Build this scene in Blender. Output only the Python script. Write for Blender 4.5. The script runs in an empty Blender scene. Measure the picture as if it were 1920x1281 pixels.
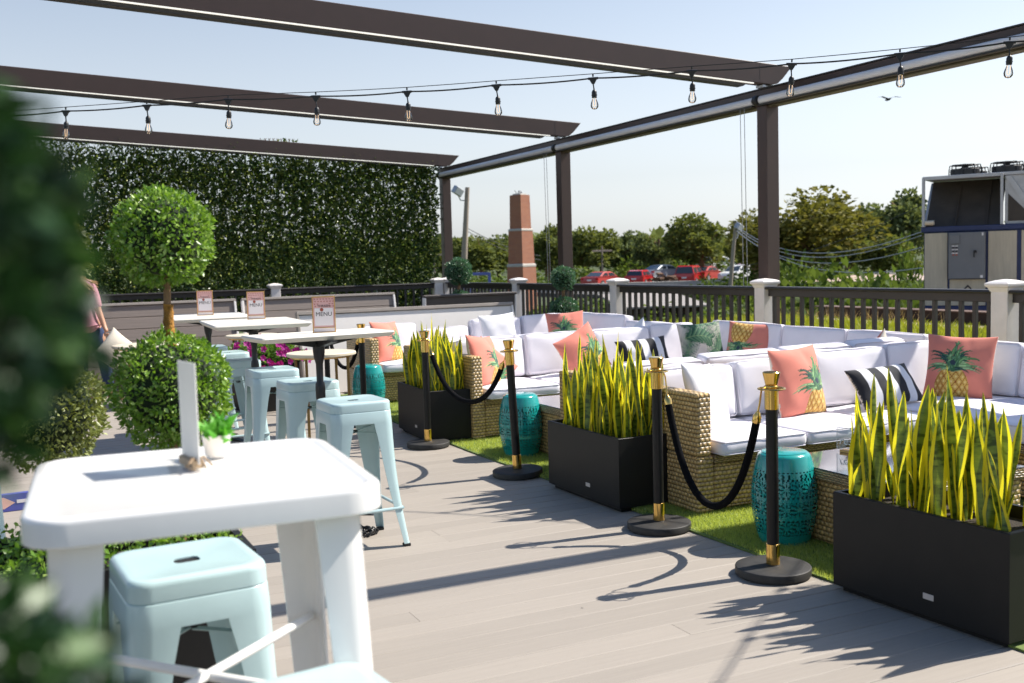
import bpy, bmesh, math, random
import numpy as np
from mathutils import Vector, Matrix, Quaternion

R = math.radians
PI = math.pi
rng = random.Random(7)
nrng = np.random.default_rng(11)
SC = bpy.context.scene
COL = SC.collection

# ------------------------------------------------------------------ camera, sky, sun, exposure
cam_d = bpy.data.cameras.new('camera')
cam = bpy.data.objects.new('camera', cam_d)
COL.objects.link(cam)
SC.camera = cam
cr = Vector((0.90095517, -0.43300604, -0.02802765))
cu = Vector((0.05807208, 0.05631455, 0.99672278))
cf = Vector((0.43000862, 0.89963017, -0.07588244))
mw = Matrix(((cr.x, cu.x, -cf.x, 0), (cr.y, cu.y, -cf.y, 0), (cr.z, cu.z, -cf.z, 1.521), (0, 0, 0, 1)))
cam.matrix_world = mw
cam_d.sensor_width = 36.0
cam_d.lens = 36.0 * 1963.0 / 1920.0
cam_d.clip_start = 0.05
cam_d.clip_end = 3000
cam_d.dof.use_dof = True
cam_d.dof.focus_distance = 6.2
cam_d.dof.aperture_fstop = 3.8

SUN_EL = R(48.0)
SUN_DIR = Vector((math.cos(SUN_EL) * 0.9933, -math.cos(SUN_EL) * 0.115, math.sin(SUN_EL)))   # towards the sun
world = bpy.data.worlds.new('World')
SC.world = world
world.use_nodes = True
wn = world.node_tree
bg = wn.nodes['Background']
sky = wn.nodes.new('ShaderNodeTexSky')
sky.sky_type = 'NISHITA'
sky.sun_disc = False
sky.sun_elevation = SUN_EL
sky.sun_rotation = R(96.6)
sky.altitude = 50
sky.air_density = 1.0
sky.dust_density = 1.0
sky.ozone_density = 1.0
hs_ = wn.nodes.new('ShaderNodeHueSaturation')   # pale, slightly hazy late summer sky
stc = wn.nodes.new('ShaderNodeTexCoord'); ssx = wn.nodes.new('ShaderNodeSeparateXYZ')
wn.links.new(stc.outputs['Generated'], ssx.inputs[0])
smr = wn.nodes.new('ShaderNodeMapRange')      # haze takes the colour out of the lowest part of the sky
smr.inputs['From Min'].default_value = 0.0; smr.inputs['From Max'].default_value = 0.55
smr.inputs['To Min'].default_value = 0.12; smr.inputs['To Max'].default_value = 1.15
wn.links.new(ssx.outputs[2], smr.inputs['Value'])
wn.links.new(smr.outputs[0], hs_.inputs['Saturation'])
wn.links.new(sky.outputs[0], hs_.inputs['Color'])
tnt = wn.nodes.new('ShaderNodeMix'); tnt.data_type = 'RGBA'; tnt.blend_type = 'MULTIPLY'
tnt.inputs[0].default_value = 1.0; tnt.inputs[7].default_value = (0.965, 0.995, 1.03, 1)
wn.links.new(hs_.outputs[0], tnt.inputs[6])
wn.links.new(tnt.outputs[2], bg.inputs[0])
bg.inputs[1].default_value = 0.091

sd = bpy.data.lights.new('sun', 'SUN')
sd.energy = 4.7
sd.angle = R(0.53)
sd.color = (1.0, 0.94, 0.85)
sun = bpy.data.objects.new('sun', sd)
COL.objects.link(sun)
sun.rotation_euler = SUN_DIR.to_track_quat('Z', 'Y').to_euler()
sun.location = (30, 5, 40)

SC.view_settings.view_transform = 'Standard'
SC.view_settings.look = 'None'
SC.view_settings.exposure = 0.78
SC.view_settings.gamma = 1.0
SC.view_settings.use_curve_mapping = False
SC.cycles.use_denoising = True
SC.cycles.max_bounces = 8
SC.cycles.transparent_max_bounces = 12
SC.cycles.use_adaptive_sampling = True
SC.cycles.adaptive_threshold = 0.015

# ------------------------------------------------------------------ helpers
def tag(o, label=None, cat=None, group=None, kind=None):
    if label: o['label'] = label
    if cat: o['category'] = cat
    if group: o['group'] = group
    if kind: o['kind'] = kind
    return o

def thing(name, label, cat, loc=(0, 0, 0), rz=0.0, group=None):
    o = bpy.data.objects.new(name, None)
    o.empty_display_size = 0.1
    COL.objects.link(o)
    o.location = loc
    o.rotation_euler = (0, 0, rz)
    return tag(o, label, cat, group)

def link(name, mesh, parent=None, loc=None, rot=None):
    o = bpy.data.objects.new(name, mesh)
    COL.objects.link(o)
    if parent: o.parent = parent
    if loc is not None: o.location = loc
    if rot is not None: o.rotation_euler = rot
    return o

def copy_tree(o, parent=None):
    c = o.copy()
    COL.objects.link(c)
    if parent: c.parent = parent
    for ch in list(o.children):
        copy_tree(ch, c)
    return c

def setloc(o, loc, rz=None, rot=None):
    o.location = loc
    if rz is not None: o.rotation_euler = (0, 0, rz)
    if rot is not None: o.rotation_euler = rot
    return o

class MB:
    def __init__(s):
        s.v = []; s.f = []; s.m = []; s.sm = []
    def add(s, vs, fs, mi=0, smooth=False, T=None):
        b = len(s.v)
        if T is not None:
            vs = [tuple(T @ Vector(p)) for p in vs]
        s.v += [tuple(p) for p in vs]
        for f in fs:
            s.f.append(tuple(b + i for i in f)); s.m.append(mi); s.sm.append(smooth)
        return s
    def box(s, x0, x1, y0, y1, z0, z1, mi=0, T=None):
        vs = [(x0, y0, z0), (x1, y0, z0), (x1, y1, z0), (x0, y1, z0), (x0, y0, z1), (x1, y0, z1), (x1, y1, z1), (x0, y1, z1)]
        return s.add(vs, [(3, 2, 1, 0), (4, 5, 6, 7), (0, 1, 5, 4), (1, 2, 6, 5), (2, 3, 7, 6), (3, 0, 4, 7)], mi, False, T)
    def cbox(s, x0, x1, y0, y1, z0, z1, c=0.004, mi=0, T=None):
        """box with chamfered vertical and top/bottom edges (24 verts)"""
        vs = []; 
        def ring(z, i):
            return [(x0 + i, y0 + i, z), (x1 - i, y0 + i, z), (x1 - i, y1 - i, z), (x0 + i, y1 - i, z)]
        def ring8(z):
            return [(x0 + c, y0, z), (x1 - c, y0, z), (x1, y0 + c, z), (x1, y1 - c, z), (x1 - c, y1, z), (x0 + c, y1, z), (x0, y1 - c, z), (x0, y0 + c, z)]
        def ring8i(z):
            a, b, d, e = x0 + c, x1 - c, y0 + c, y1 - c
            return [(a, d, z), (b, d, z), (b, d, z), (b, e, z), (b, e, z), (a, e, z), (a, e, z), (a, d, z)]
        b = [(x0 + c, y0 + c, z0), (x1 - c, y0 + c, z0), (x1 - c, y1 - c, z0), (x0 + c, y1 - c, z0)]
        t = [(p[0], p[1], z1) for p in b]
        r1 = ring8(z0 + c); r2 = ring8(z1 - c)
        vs = b + r1 + r2 + t
        fs = [(3, 2, 1, 0), (20, 21, 22, 23)]
        for k in range(8):
            fs.append((4 + k, 4 + (k + 1) % 8, 12 + (k + 1) % 8, 12 + k))
        m = [(0, 1), (2, 3), (4, 5), (6, 7)]
        for q in range(4):
            a, d = m[q]
            n = (q + 1) % 4
            fs.append((q, n, 4 + d, 4 + a))
            fs.append((12 + a, 12 + d, 20 + n, 20 + q))
            e = m[n][0]
            fs.append((n, 4 + e, 4 + d))
            fs.append((12 + d, 12 + e, 20 + n))
        return s.add(vs, fs, mi, False, T)
    def tube(s, pts, r, n=8, mi=0, caps=True, smooth=True, T=None):
        pts = [Vector(p) for p in pts]
        rs = r if isinstance(r, (list, tuple)) else [r] * len(pts)
        vs = []; fs = []
        t0 = (pts[1] - pts[0]).normalized()
        ref = Vector((0, 0, 1)) if abs(t0.z) < 0.9 else Vector((1, 0, 0))
        a = t0.cross(ref).normalized()
        for i, p in enumerate(pts):
            if i == 0: t = pts[1] - pts[0]
            elif i == len(pts) - 1: t = pts[-1] - pts[-2]
            else: t = pts[i + 1] - pts[i - 1]
            t.normalize()
            a = (a - t * a.dot(t))
            if a.length < 1e-6: a = t.orthogonal()
            a.normalize()
            b = t.cross(a)
            for k in range(n):
                w = 2 * PI * k / n
                vs.append(tuple(p + (a * math.cos(w) + b * math.sin(w)) * rs[i]))
        for i in range(len(pts) - 1):
            for k in range(n):
                k2 = (k + 1) % n
                fs.append((i * n + k, i * n + k2, (i + 1) * n + k2, (i + 1) * n + k))
        s.add(vs, fs, mi, smooth, T)
        if caps:
            e = (len(pts) - 1) * n
            s.add([vs[k] for k in range(n)], [tuple(reversed(range(n)))], mi, False, T)
            s.add([vs[e + k] for k in range(n)], [tuple(range(n))], mi, False, T)
        return s
    def lathe(s, prof, n=24, c=(0, 0), mi=0, smooth=True, T=None):
        vs = []; fs = []
        for (r, z) in prof:
            for k in range(n):
                w = 2 * PI * k / n
                vs.append((c[0] + r * math.cos(w), c[1] + r * math.sin(w), z))
        for i in range(len(prof) - 1):
            for k in range(n):
                k2 = (k + 1) % n
                fs.append((i * n + k, i * n + k2, (i + 1) * n + k2, (i + 1) * n + k))
        s.add(vs, fs, mi, smooth, T)
        if prof[0][0] > 1e-4:
            s.add([vs[k] for k in range(n)], [tuple(reversed(range(n)))], mi, False, T)
        if prof[-1][0] > 1e-4:
            e = (len(prof) - 1) * n
            s.add([vs[e + k] for k in range(n)], [tuple(range(n))], mi, False, T)
        return s
    def loft(s, rings, mi=0, closed=True, caps=True, smooth=False, T=None):
        n = len(rings[0]); vs = [p for r in rings for p in r]; fs = []
        for i in range(len(rings) - 1):
            for k in range(n if closed else n - 1):
                k2 = (k + 1) % n
                fs.append((i * n + k, i * n + k2, (i + 1) * n + k2, (i + 1) * n + k))
        s.add(vs, fs, mi, smooth, T)
        if caps:
            s.add(rings[0], [tuple(reversed(range(n)))], mi, False, T)
            s.add(rings[-1], [tuple(range(n))], mi, False, T)
        return s
    def sphere(s, c, r, nu=12, nv=8, mi=0, T=None):
        rx, ry, rz = r if isinstance(r, (tuple, list)) else (r, r, r)
        vs = []; fs = []
        for j in range(nv + 1):
            ph = PI * j / nv - PI / 2
            for i in range(nu):
                w = 2 * PI * i / nu
                vs.append((c[0] + rx * math.cos(ph) * math.cos(w), c[1] + ry * math.cos(ph) * math.sin(w), c[2] + rz * math.sin(ph)))
        for j in range(nv):
            for i in range(nu):
                i2 = (i + 1) % nu
                fs.append((j * nu + i, j * nu + i2, (j + 1) * nu + i2, (j + 1) * nu + i))
        return s.add(vs, fs, mi, True, T)
    def prism(s, poly, y0, y1, mi=0, axis='y', T=None):
        """poly of (a,b): axis y -> (a,y,b); axis x -> (x,a,b); axis z -> (a,b,z)"""
        def P(q, d):
            return (q[0], d, q[1]) if axis == 'y' else ((d, q[0], q[1]) if axis == 'x' else (q[0], q[1], d))
        return s.loft([[P(q, y0) for q in poly], [P(q, y1) for q in poly]], mi, True, True, False, T)
    def mesh(s, name, mats, weld=False):
        me = bpy.data.meshes.new(name)
        me.from_pydata(s.v, [], s.f)
        for m in (mats if isinstance(mats, (list, tuple)) else [mats]):
            me.materials.append(m)
        me.polygons.foreach_set('material_index', s.m)
        me.polygons.foreach_set('use_smooth', s.sm)
        me.update()
        bm = bmesh.new(); bm.from_mesh(me)
        if weld:
            bmesh.ops.remove_doubles(bm, verts=bm.verts, dist=1e-5)
        bmesh.ops.recalc_face_normals(bm, faces=bm.faces)
        bm.to_mesh(me); bm.free()
        if any(s.sm): me.set_sharp_from_angle(angle=R(38))
        return me
    def build(s, name, mats, parent=None, loc=None, rot=None, bevel=0, seg=2, weld=True, label=None):
        me = s.mesh(name, mats, weld)
        if bevel:
            bm = bmesh.new(); bm.from_mesh(me)
            es = [e for e in bm.edges if len(e.link_faces) == 2 and e.calc_face_angle(0) > R(28)]
            bmesh.ops.bevel(bm, geom=es, offset=bevel, segments=seg, affect='EDGES', profile=0.6, clamp_overlap=True)
            bm.to_mesh(me); bm.free()
        o = link(name, me, parent, loc, rot)
        if label: o['label'] = label
        return o

def np_mesh(name, V, F, mats, smooth=False, mi=None):
    """fast mesh from arrays: V (n,3), F (m,k) equal-size faces"""
    me = bpy.data.meshes.new(name)
    V = np.ascontiguousarray(V, dtype=np.float32); F = np.ascontiguousarray(F, dtype=np.int32)
    m, k = F.shape
    me.vertices.add(len(V)); me.vertices.foreach_set('co', V.ravel())
    me.loops.add(m * k); me.loops.foreach_set('vertex_index', F.ravel())
    me.polygons.add(m)
    me.polygons.foreach_set('loop_start', np.arange(0, m * k, k, dtype=np.int32))
    me.polygons.foreach_set('loop_total', np.full(m, k, dtype=np.int32))
    if smooth: me.polygons.foreach_set('use_smooth', np.ones(m, dtype=bool))
    for a in (mats if isinstance(mats, (list, tuple)) else [mats]): me.materials.append(a)
    if mi is not None: me.polygons.foreach_set('material_index', np.asarray(mi, dtype=np.int32))
    me.update(); me.validate()
    return me

# ------------------------------------------------------------------ materials
MATS = {}
class NT:
    def __init__(s, nt): s.nt = nt
    def n(s, typ, **kw):
        nd = s.nt.nodes.new(typ)
        for k, v in kw.items():
            if k.startswith('i_'):
                key = k[2:]
                sock = nd.inputs[int(key)] if key.isdigit() else nd.inputs[key.replace('_', ' ')]
                if hasattr(v, 'is_output') or isinstance(v, bpy.types.NodeSocket): s.nt.links.new(v, sock)
                else: sock.default_value = v
            else: setattr(nd, k, v)
        return nd
    def math(s, op, a, b=None, c=None):
        nd = s.nt.nodes.new('ShaderNodeMath'); nd.operation = op
        for i, v in enumerate((a, b, c)):
            if v is None: continue
            if isinstance(v, bpy.types.NodeSocket): s.nt.links.new(v, nd.inputs[i])
            else: nd.inputs[i].default_value = v
        return nd.outputs[0]
    def mix(s, fac, a, b, mode='MIX'):
        nd = s.nt.nodes.new('ShaderNodeMix'); nd.data_type = 'RGBA'; nd.blend_type = mode
        for sock, v in ((nd.inputs[0], fac), (nd.inputs[6], a), (nd.inputs[7], b)):
            if isinstance(v, bpy.types.NodeSocket): s.nt.links.new(v, sock)
            else: sock.default_value = (v if not isinstance(v, tuple) or len(v) == 4 else (*v, 1)) if not isinstance(v, (int, float)) else v
        return nd.outputs[2]
    def ramp(s, fac, stops):
        nd = s.nt.nodes.new('ShaderNodeValToRGB')
        s.nt.links.new(fac, nd.inputs[0])
        el = nd.color_ramp.elements
        while len(el) < len(stops): el.new(0.5)
        for e, (p, c) in zip(el, stops):
            e.position = p; e.color = (*c, 1) if len(c) == 3 else c
        return nd.outputs[0]

def newmat(name):
    m = bpy.data.materials.new(name); m.use_nodes = True
    MATS[name] = m
    g = NT(m.node_tree)
    p = m.node_tree.nodes['Principled BSDF']
    return m, g, p

def L(g, a, b): g.nt.links.new(a, b)

def mat(name, col, rough=0.5, metal=0.0, var=0.08, vscale=6.0, bump=0.0, bscale=60.0, stretch=(1, 1, 1), spec=0.5, coat=0.0, rvar=0.0, sheen=0.0, dirt=0.0, orand=0.0):
    m, g, p = newmat(name)
    tc = g.n('ShaderNodeTexCoord')
    mp = g.n('ShaderNodeMapping', i_Vector=tc.outputs['Object']); mp.inputs['Scale'].default_value = stretch
    nz = g.n('ShaderNodeTexNoise', i_Vector=mp.outputs[0], i_Scale=vscale, i_Detail=5.0, i_Roughness=0.6)
    lo = tuple(max(0, c * (1 - var)) for c in col); hi = tuple(min(1, c * (1 + var)) for c in col)
    c = g.ramp(nz.outputs['Fac'], [(0.3, lo), (0.7, hi)])
    if dirt:
        n2 = g.n('ShaderNodeTexNoise', i_Vector=tc.outputs['Object'], i_Scale=vscale * 0.4, i_Detail=8.0, i_Roughness=0.7)
        f = g.math('MULTIPLY', g.math('SUBTRACT', n2.outputs['Fac'], 0.5), dirt * 4)
        f2 = g.n('ShaderNodeClamp', i_Value=f).outputs[0]
        c = g.mix(f2, c, tuple(x * 0.45 for x in col))
    if orand:
        oi = g.n('ShaderNodeObjectInfo')
        k = g.math('ADD', g.math('MULTIPLY', oi.outputs['Random'], 2 * orand), 1 - orand)
        hs = g.n('ShaderNodeHueSaturation', i_Value=k, i_Color=c)
        c = hs.outputs[0]
    L(g, c, p.inputs['Base Color'])
    p.inputs['Roughness'].default_value = rough
    if rvar:
        rr = g.math('ADD', g.math('MULTIPLY', nz.outputs['Fac'], rvar), rough - rvar / 2)
        L(g, rr, p.inputs['Roughness'])
    p.inputs['Metallic'].default_value = metal
    p.inputs['Specular IOR Level'].default_value = spec
    if coat: p.inputs['Coat Weight'].default_value = coat
    if sheen:
        p.inputs['Sheen Weight'].default_value = sheen
    if bump:
        nb = g.n('ShaderNodeTexNoise', i_Vector=mp.outputs[0], i_Scale=bscale, i_Detail=4.0)
        b = g.n('ShaderNodeBump', i_Height=nb.outputs['Fac'], i_Strength=bump, i_Distance=0.01)
        L(g, b.outputs[0], p.inputs['Normal'])
    return m

def leafmat(name, col, col2, trans=0.35, rough=0.4, spec=0.5, var=1.0):
    m, g, p = newmat(name)
    gi = g.n('ShaderNodeNewGeometry')
    oi = g.n('ShaderNodeObjectInfo')
    ri = gi.outputs['Random Per Island']
    c = g.ramp(ri, [(0.0, tuple(x * (1 - 0.4 * var) for x in col)), (0.6, col), (1.0, col2)])
    L(g, c, p.inputs['Base Color'])
    p.inputs['Roughness'].default_value = rough
    p.inputs['Specular IOR Level'].default_value = spec
    tr = g.n('ShaderNodeBsdfTranslucent')
    tcol = g.mix(0.55, c, tuple(min(1, x * 2.2) for x in (col[0] * 1.15, col[1], col[2] * 0.4)), 'MIX')
    L(g, tcol, tr.inputs[0])
    mx = g.n('ShaderNodeMixShader', i_0=trans)
    L(g, p.outputs[0], mx.inputs[1]); L(g, tr.outputs[0], mx.inputs[2])
    L(g, mx.outputs[0], g.nt.nodes['Material Output'].inputs[0])
    return m

def attrmat(name, rough=0.8, bump=0.15):
    m, g, p = newmat(name)
    at = g.n('ShaderNodeAttribute', attribute_name='print')
    tc = g.n('ShaderNodeTexCoord')
    nz = g.n('ShaderNodeTexNoise', i_Vector=tc.outputs['Object'], i_Scale=14.0, i_Detail=4.0)
    k = g.math('ADD', g.math('MULTIPLY', nz.outputs['Fac'], 0.16), 0.92)
    hs = g.n('ShaderNodeHueSaturation', i_Value=k, i_Color=at.outputs['Color'])
    L(g, hs.outputs[0], p.inputs['Base Color'])
    p.inputs['Roughness'].default_value = rough
    p.inputs['Specular IOR Level'].default_value = 0.2
    p.inputs['Sheen Weight'].default_value = 0.15
    nb = g.n('ShaderNodeTexNoise', i_Vector=tc.outputs['Object'], i_Scale=500.0, i_Detail=2.0)
    b = g.n('ShaderNodeBump', i_Height=nb.outputs['Fac'], i_Strength=bump, i_Distance=0.003)
    L(g, b.outputs[0], p.inputs['Normal'])
    return m

def wicker(name, tan=(0.52, 0.37, 0.19), dark=(0.10, 0.055, 0.02), p_=0.026, q_=0.032):
    m, g, p = newmat(name)
    tc = g.n('ShaderNodeTexCoord')
    so = g.n('ShaderNodeSeparateXYZ', i_Vector=tc.outputs['Object'])
    sn = g.n('ShaderNodeSeparateXYZ', i_Vector=tc.outputs['Normal'])
    ax = g.math('GREATER_THAN', g.math('ABSOLUTE', sn.outputs[0]), 0.6)
    az = g.math('GREATER_THAN', g.math('ABSOLUTE', sn.outputs[2]), 0.6)
    x, y, z = so.outputs[0], so.outputs[1], so.outputs[2]
    u = g.math('ADD', g.math('MULTIPLY', y, ax), g.math('MULTIPLY', x, g.math('SUBTRACT', 1.0, ax)))
    v = g.math('ADD', g.math('MULTIPLY', y, az), g.math('MULTIPLY', z, g.math('SUBTRACT', 1.0, az)))
    wob = g.n('ShaderNodeTexNoise', i_Vector=tc.outputs['Object'], i_Scale=9.0, i_Detail=2.0)
    v = g.math('ADD', v, g.math('MULTIPLY', wob.outputs['Fac'], 0.008))
    r = g.math('DIVIDE', v, p_)
    row = g.math('FLOOR', r)
    fr = g.math('FRACT', r)
    c = g.math('ADD', g.math('DIVIDE', u, q_), g.math('MULTIPLY', g.math('FLOORED_MODULO', row, 2.0), 0.5))
    fc = g.math('FRACT', c)
    hr = g.math('POWER', g.math('SINE', g.math('MULTIPLY', fr, PI)), 0.6)
    hc = g.math('SINE', g.math('MULTIPLY', fc, PI))
    h = g.math('MULTIPLY', hr, g.math('ADD', 0.30, g.math('MULTIPLY', hc, 0.70)))
    cell = g.n('ShaderNodeCombineXYZ', i_0=g.math('FLOOR', c), i_1=row)
    wn_ = g.n('ShaderNodeTexWhiteNoise', noise_dimensions='2D', i_Vector=cell.outputs[0])
    tone = g.math('ADD', 0.8, g.math('MULTIPLY', wn_.outputs['Value'], 0.4))
    colr = g.ramp(h, [(0.05, dark), (0.45, tuple(a * 0.72 for a in tan)), (0.9, tan)])
    hs = g.n('ShaderNodeHueSaturation', i_Value=tone, i_Color=colr)
    L(g, hs.outputs[0], p.inputs['Base Color'])
    p.inputs['Roughness'].default_value = 0.42
    b = g.n('ShaderNodeBump', i_Height=h, i_Strength=0.9, i_Distance=0.012)
    L(g, b.outputs[0], p.inputs['Normal'])
    return m

def plank_mat(name, col, axis=0, orand=0.05, rough=0.6, grain=0.10, specks=0.0):
    m, g, p = newmat(name)
    tc = g.n('ShaderNodeTexCoord'); oi = g.n('ShaderNodeObjectInfo')
    off = g.n('ShaderNodeCombineXYZ', i_0=g.math('MULTIPLY', oi.outputs['Random'], 37.0), i_1=g.math('MULTIPLY', oi.outputs['Random'], 91.0))
    va = g.n('ShaderNodeVectorMath', operation='ADD'); L(g, tc.outputs['Object'], va.inputs[0]); L(g, off.outputs[0], va.inputs[1])
    mp = g.n('ShaderNodeMapping', i_Vector=va.outputs[0])
    sc = [70, 70, 70]; sc[axis] = 2.2; mp.inputs['Scale'].default_value = sc
    nz = g.n('ShaderNodeTexNoise', i_Vector=mp.outputs[0], i_Scale=1.0, i_Detail=5.0, i_Roughness=0.65)
    n2 = g.n('ShaderNodeTexNoise', i_Vector=va.outputs[0], i_Scale=1.3, i_Detail=6.0, i_Roughness=0.65)
    c = g.ramp(nz.outputs['Fac'], [(0.25, tuple(x * (1 - grain) for x in col)), (0.75, tuple(x * (1 + grain) for x in col))])
    c = g.mix(g.math('MULTIPLY', n2.outputs['Fac'], 0.35), c, tuple(x * 0.75 for x in col))
    if specks:
        vo = g.n('ShaderNodeTexVoronoi', i_Vector=va.outputs[0], i_Scale=2.4)
        near = g.math('LESS_THAN', vo.outputs['Distance'], 0.017)
        c = g.mix(g.math('MULTIPLY', near, specks), c, (0.06, 0.05, 0.045))
        n3 = g.n('ShaderNodeTexNoise', i_Vector=va.outputs[0], i_Scale=7.0, i_Detail=8.0, i_Roughness=0.75)
        st = g.n('ShaderNodeClamp', i_Value=g.math('MULTIPLY', g.math('SUBTRACT', n3.outputs['Fac'], 0.62), 4.0)).outputs[0]
        c = g.mix(g.math('MULTIPLY', st, 0.35), c, tuple(x * 0.62 for x in col))
    k = g.math('ADD', g.math('MULTIPLY', oi.outputs['Random'], 2 * orand), 1 - orand)
    hs = g.n('ShaderNodeHueSaturation', i_Value=k, i_Color=c)
    L(g, hs.outputs[0], p.inputs['Base Color'])
    p.inputs['Roughness'].default_value = rough
    b = g.n('ShaderNodeBump', i_Height=nz.outputs['Fac'], i_Strength=0.25, i_Distance=0.004)
    L(g, b.outputs[0], p.inputs['Normal'])
    return m

M = {}
M['deck'] = plank_mat('deck_board', (0.328, 0.290, 0.248), 0, 0.062, 0.62, 0.08, 0.8)
M['underdeck'] = mat('deck_underside', (0.10, 0.085, 0.07), 0.9)
M['turfbase'] = mat('turf_backing', (0.12, 0.17, 0.04), 0.9, var=0.3, vscale=25)
M['grass'] = leafmat('turf_blade', (0.36, 0.46, 0.10), (0.62, 0.66, 0.25), 0.4, 0.5)
M['brownmetal'] = mat('brown_powdercoat', (0.066, 0.039, 0.031), 0.42, var=0.05, bump=0.03, bscale=300, dirt=0.05)
M['darkmetal'] = mat('black_rail_paint', (0.030, 0.026, 0.024), 0.45, var=0.15, vscale=20, rvar=0.2)
M['balus'] = mat('black_baluster_paint', (0.036, 0.032, 0.031), 0.5, var=0.15, vscale=20)
M['whitevinyl'] = mat('white_vinyl', (0.82, 0.77, 0.74), 0.45, var=0.05, vscale=8, dirt=0.06)
M['cassette'] = mat('light_grey_screen_fabric', (0.72, 0.70, 0.70), 0.5, var=0.04)
M['led'] = mat('white_led_channel', (0.85, 0.82, 0.74), 0.35)
_lp = M['led'].node_tree.nodes['Principled BSDF']; _lp.inputs['Emission Color'].default_value = (1, 0.96, 0.86, 1); _lp.inputs['Emission Strength'].default_value = 0.45
M['blackplastic'] = mat('black_plastic', (0.015, 0.015, 0.016), 0.45, var=0.1)
M['cable'] = mat('black_rubber_cable', (0.012, 0.012, 0.012), 0.6)
M['steelwire'] = mat('steel_wire', (0.35, 0.35, 0.36), 0.4, 0.8)
M['planter'] = mat('charcoal_planter', (0.011, 0.010, 0.0095), 0.5, var=0.12, spec=0.3, vscale=9, bump=0.05, bscale=220, dirt=0.06)
M['soil'] = mat('dark_soil', (0.03, 0.022, 0.015), 0.95, var=0.5, vscale=60, bump=0.8, bscale=120)
M['brass'] = mat('polished_brass', (0.80, 0.52, 0.16), 0.16, 1.0, var=0.06, vscale=12, rvar=0.08)
M['post_black'] = mat('black_post_satin', (0.008, 0.0075, 0.0075), 0.42, spec=0.3, var=0.2, vscale=30, rvar=0.15)
M['base_black'] = mat('black_base_dusty', (0.022, 0.021, 0.020), 0.62, var=0.5, vscale=14, bump=0.12, bscale=200, dirt=0.0)
M['velvet'] = mat('black_velvet', (0.004, 0.004, 0.005), 0.95, spec=0.1, var=0.3, vscale=40, bump=0.3, bscale=400)
M['teal'] = mat('teal_enamel', (0.010, 0.30, 0.275), 0.20, var=0.10, vscale=5, coat=0.5, bump=0.04, bscale=25)
M['tealshade'] = mat('teal_inside_shade', (0.008, 0.12, 0.11), 0.8)  # darker teal, shade put into the colour behind the piercings
M['mint'] = mat('pale_blue_steel_paint', (0.45, 0.60, 0.615), 0.30, var=0.035, vscale=4, coat=0.3, bump=0.03, bscale=18, rvar=0.1)
M['whitesteel'] = mat('white_steel_paint', (0.80, 0.79, 0.77), 0.25, var=0.02, vscale=4, coat=0.4, bump=0.03, bscale=14)
M['rubber'] = mat('black_rubber', (0.012, 0.012, 0.012), 0.75)
M['whitewood'] = plank_mat('white_table_top', (0.72, 0.68, 0.60), 1, 0.02, 0.5, 0.05)
M['cream'] = plank_mat('cream_table_top', (0.66, 0.58, 0.45), 0, 0.02, 0.5, 0.06)
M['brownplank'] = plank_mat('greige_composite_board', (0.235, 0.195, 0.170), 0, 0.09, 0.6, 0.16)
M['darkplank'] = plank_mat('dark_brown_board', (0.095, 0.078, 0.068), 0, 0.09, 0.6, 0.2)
M['trimgrey'] = mat('grey_beige_trim', (0.30, 0.265, 0.235), 0.55, var=0.08)
M['whitepanel'] = mat('off_white_panel', (0.78, 0.75, 0.72), 0.55, var=0.03, vscale=3, dirt=0.03)
M['fabric'] = mat('white_cushion_canvas', (0.80, 0.775, 0.82), 0.85, var=0.03, vscale=5, bump=0.12, bscale=500, spec=0.2, sheen=0.2)
M['piping'] = mat('cushion_piping', (0.62, 0.60, 0.66), 0.85, var=0.03)
M['wicker'] = wicker('wicker_weave', (0.64, 0.43, 0.175), (0.17, 0.09, 0.028))
M['wickerfine'] = wicker('wicker_fine_weave', (0.50, 0.35, 0.17), (0.11, 0.065, 0.025), 0.012, 0.034)
M['print'] = attrmat('pillow_print')
M['pillowback'] = mat('cream_pillow_back', (0.66, 0.60, 0.50), 0.85, var=0.04, bump=0.1, bscale=500, spec=0.2)
M['whitepillow'] = mat('white_pillow_cotton', (0.78, 0.77, 0.79), 0.85, var=0.02, bump=0.1, bscale=400, spec=0.2)
M['snakegreen'] = None
M['boxwood'] = leafmat('boxwood_leaf', (0.130, 0.265, 0.024), (0.44, 0.58, 0.16), 0.35, 0.33, 0.6)
M['boxwood_olive'] = leafmat('olive_boxwood_leaf', (0.16, 0.20, 0.050), (0.42, 0.46, 0.20), 0.3, 0.4, 0.5)
M['boxwood_teal'] = leafmat('blue_green_leaf', (0.05, 0.15, 0.075), (0.22, 0.36, 0.22), 0.2, 0.4, 0.6)
M['boxdark'] = leafmat('dark_shrub_leaf', (0.014, 0.048, 0.018), (0.07, 0.15, 0.03), 0.2, 0.4, 0.5)
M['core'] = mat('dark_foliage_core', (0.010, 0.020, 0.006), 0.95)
M['hedge'] = leafmat('hedge_leaf', (0.062, 0.120, 0.032), (0.46, 0.50, 0.10), 0.38, 0.30, 0.5)
M['bark'] = mat('brown_bark', (0.20, 0.12, 0.06), 0.85, var=0.4, vscale=20, bump=0.8, bscale=40, stretch=(1, 1, 0.3))
M['moss'] = mat('orange_coir_wrap', (0.36, 0.17, 0.03), 0.95, var=0.5, vscale=40, bump=0.8, bscale=120)
M['tree1'] = leafmat('tree_leaf_olive', (0.120, 0.128, 0.030), (0.24, 0.21, 0.055), 0.3, 0.7, 0.12)
M['tree2'] = leafmat('tree_leaf_green', (0.115, 0.145, 0.042), (0.20, 0.235, 0.075), 0.3, 0.7, 0.12)  # tree greens lightened in colour to imitate distance haze
M['tree3'] = leafmat('tree_leaf_bluegreen', (0.110, 0.145, 0.060), (0.19, 0.23, 0.10), 0.3, 0.7, 0.12)
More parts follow.
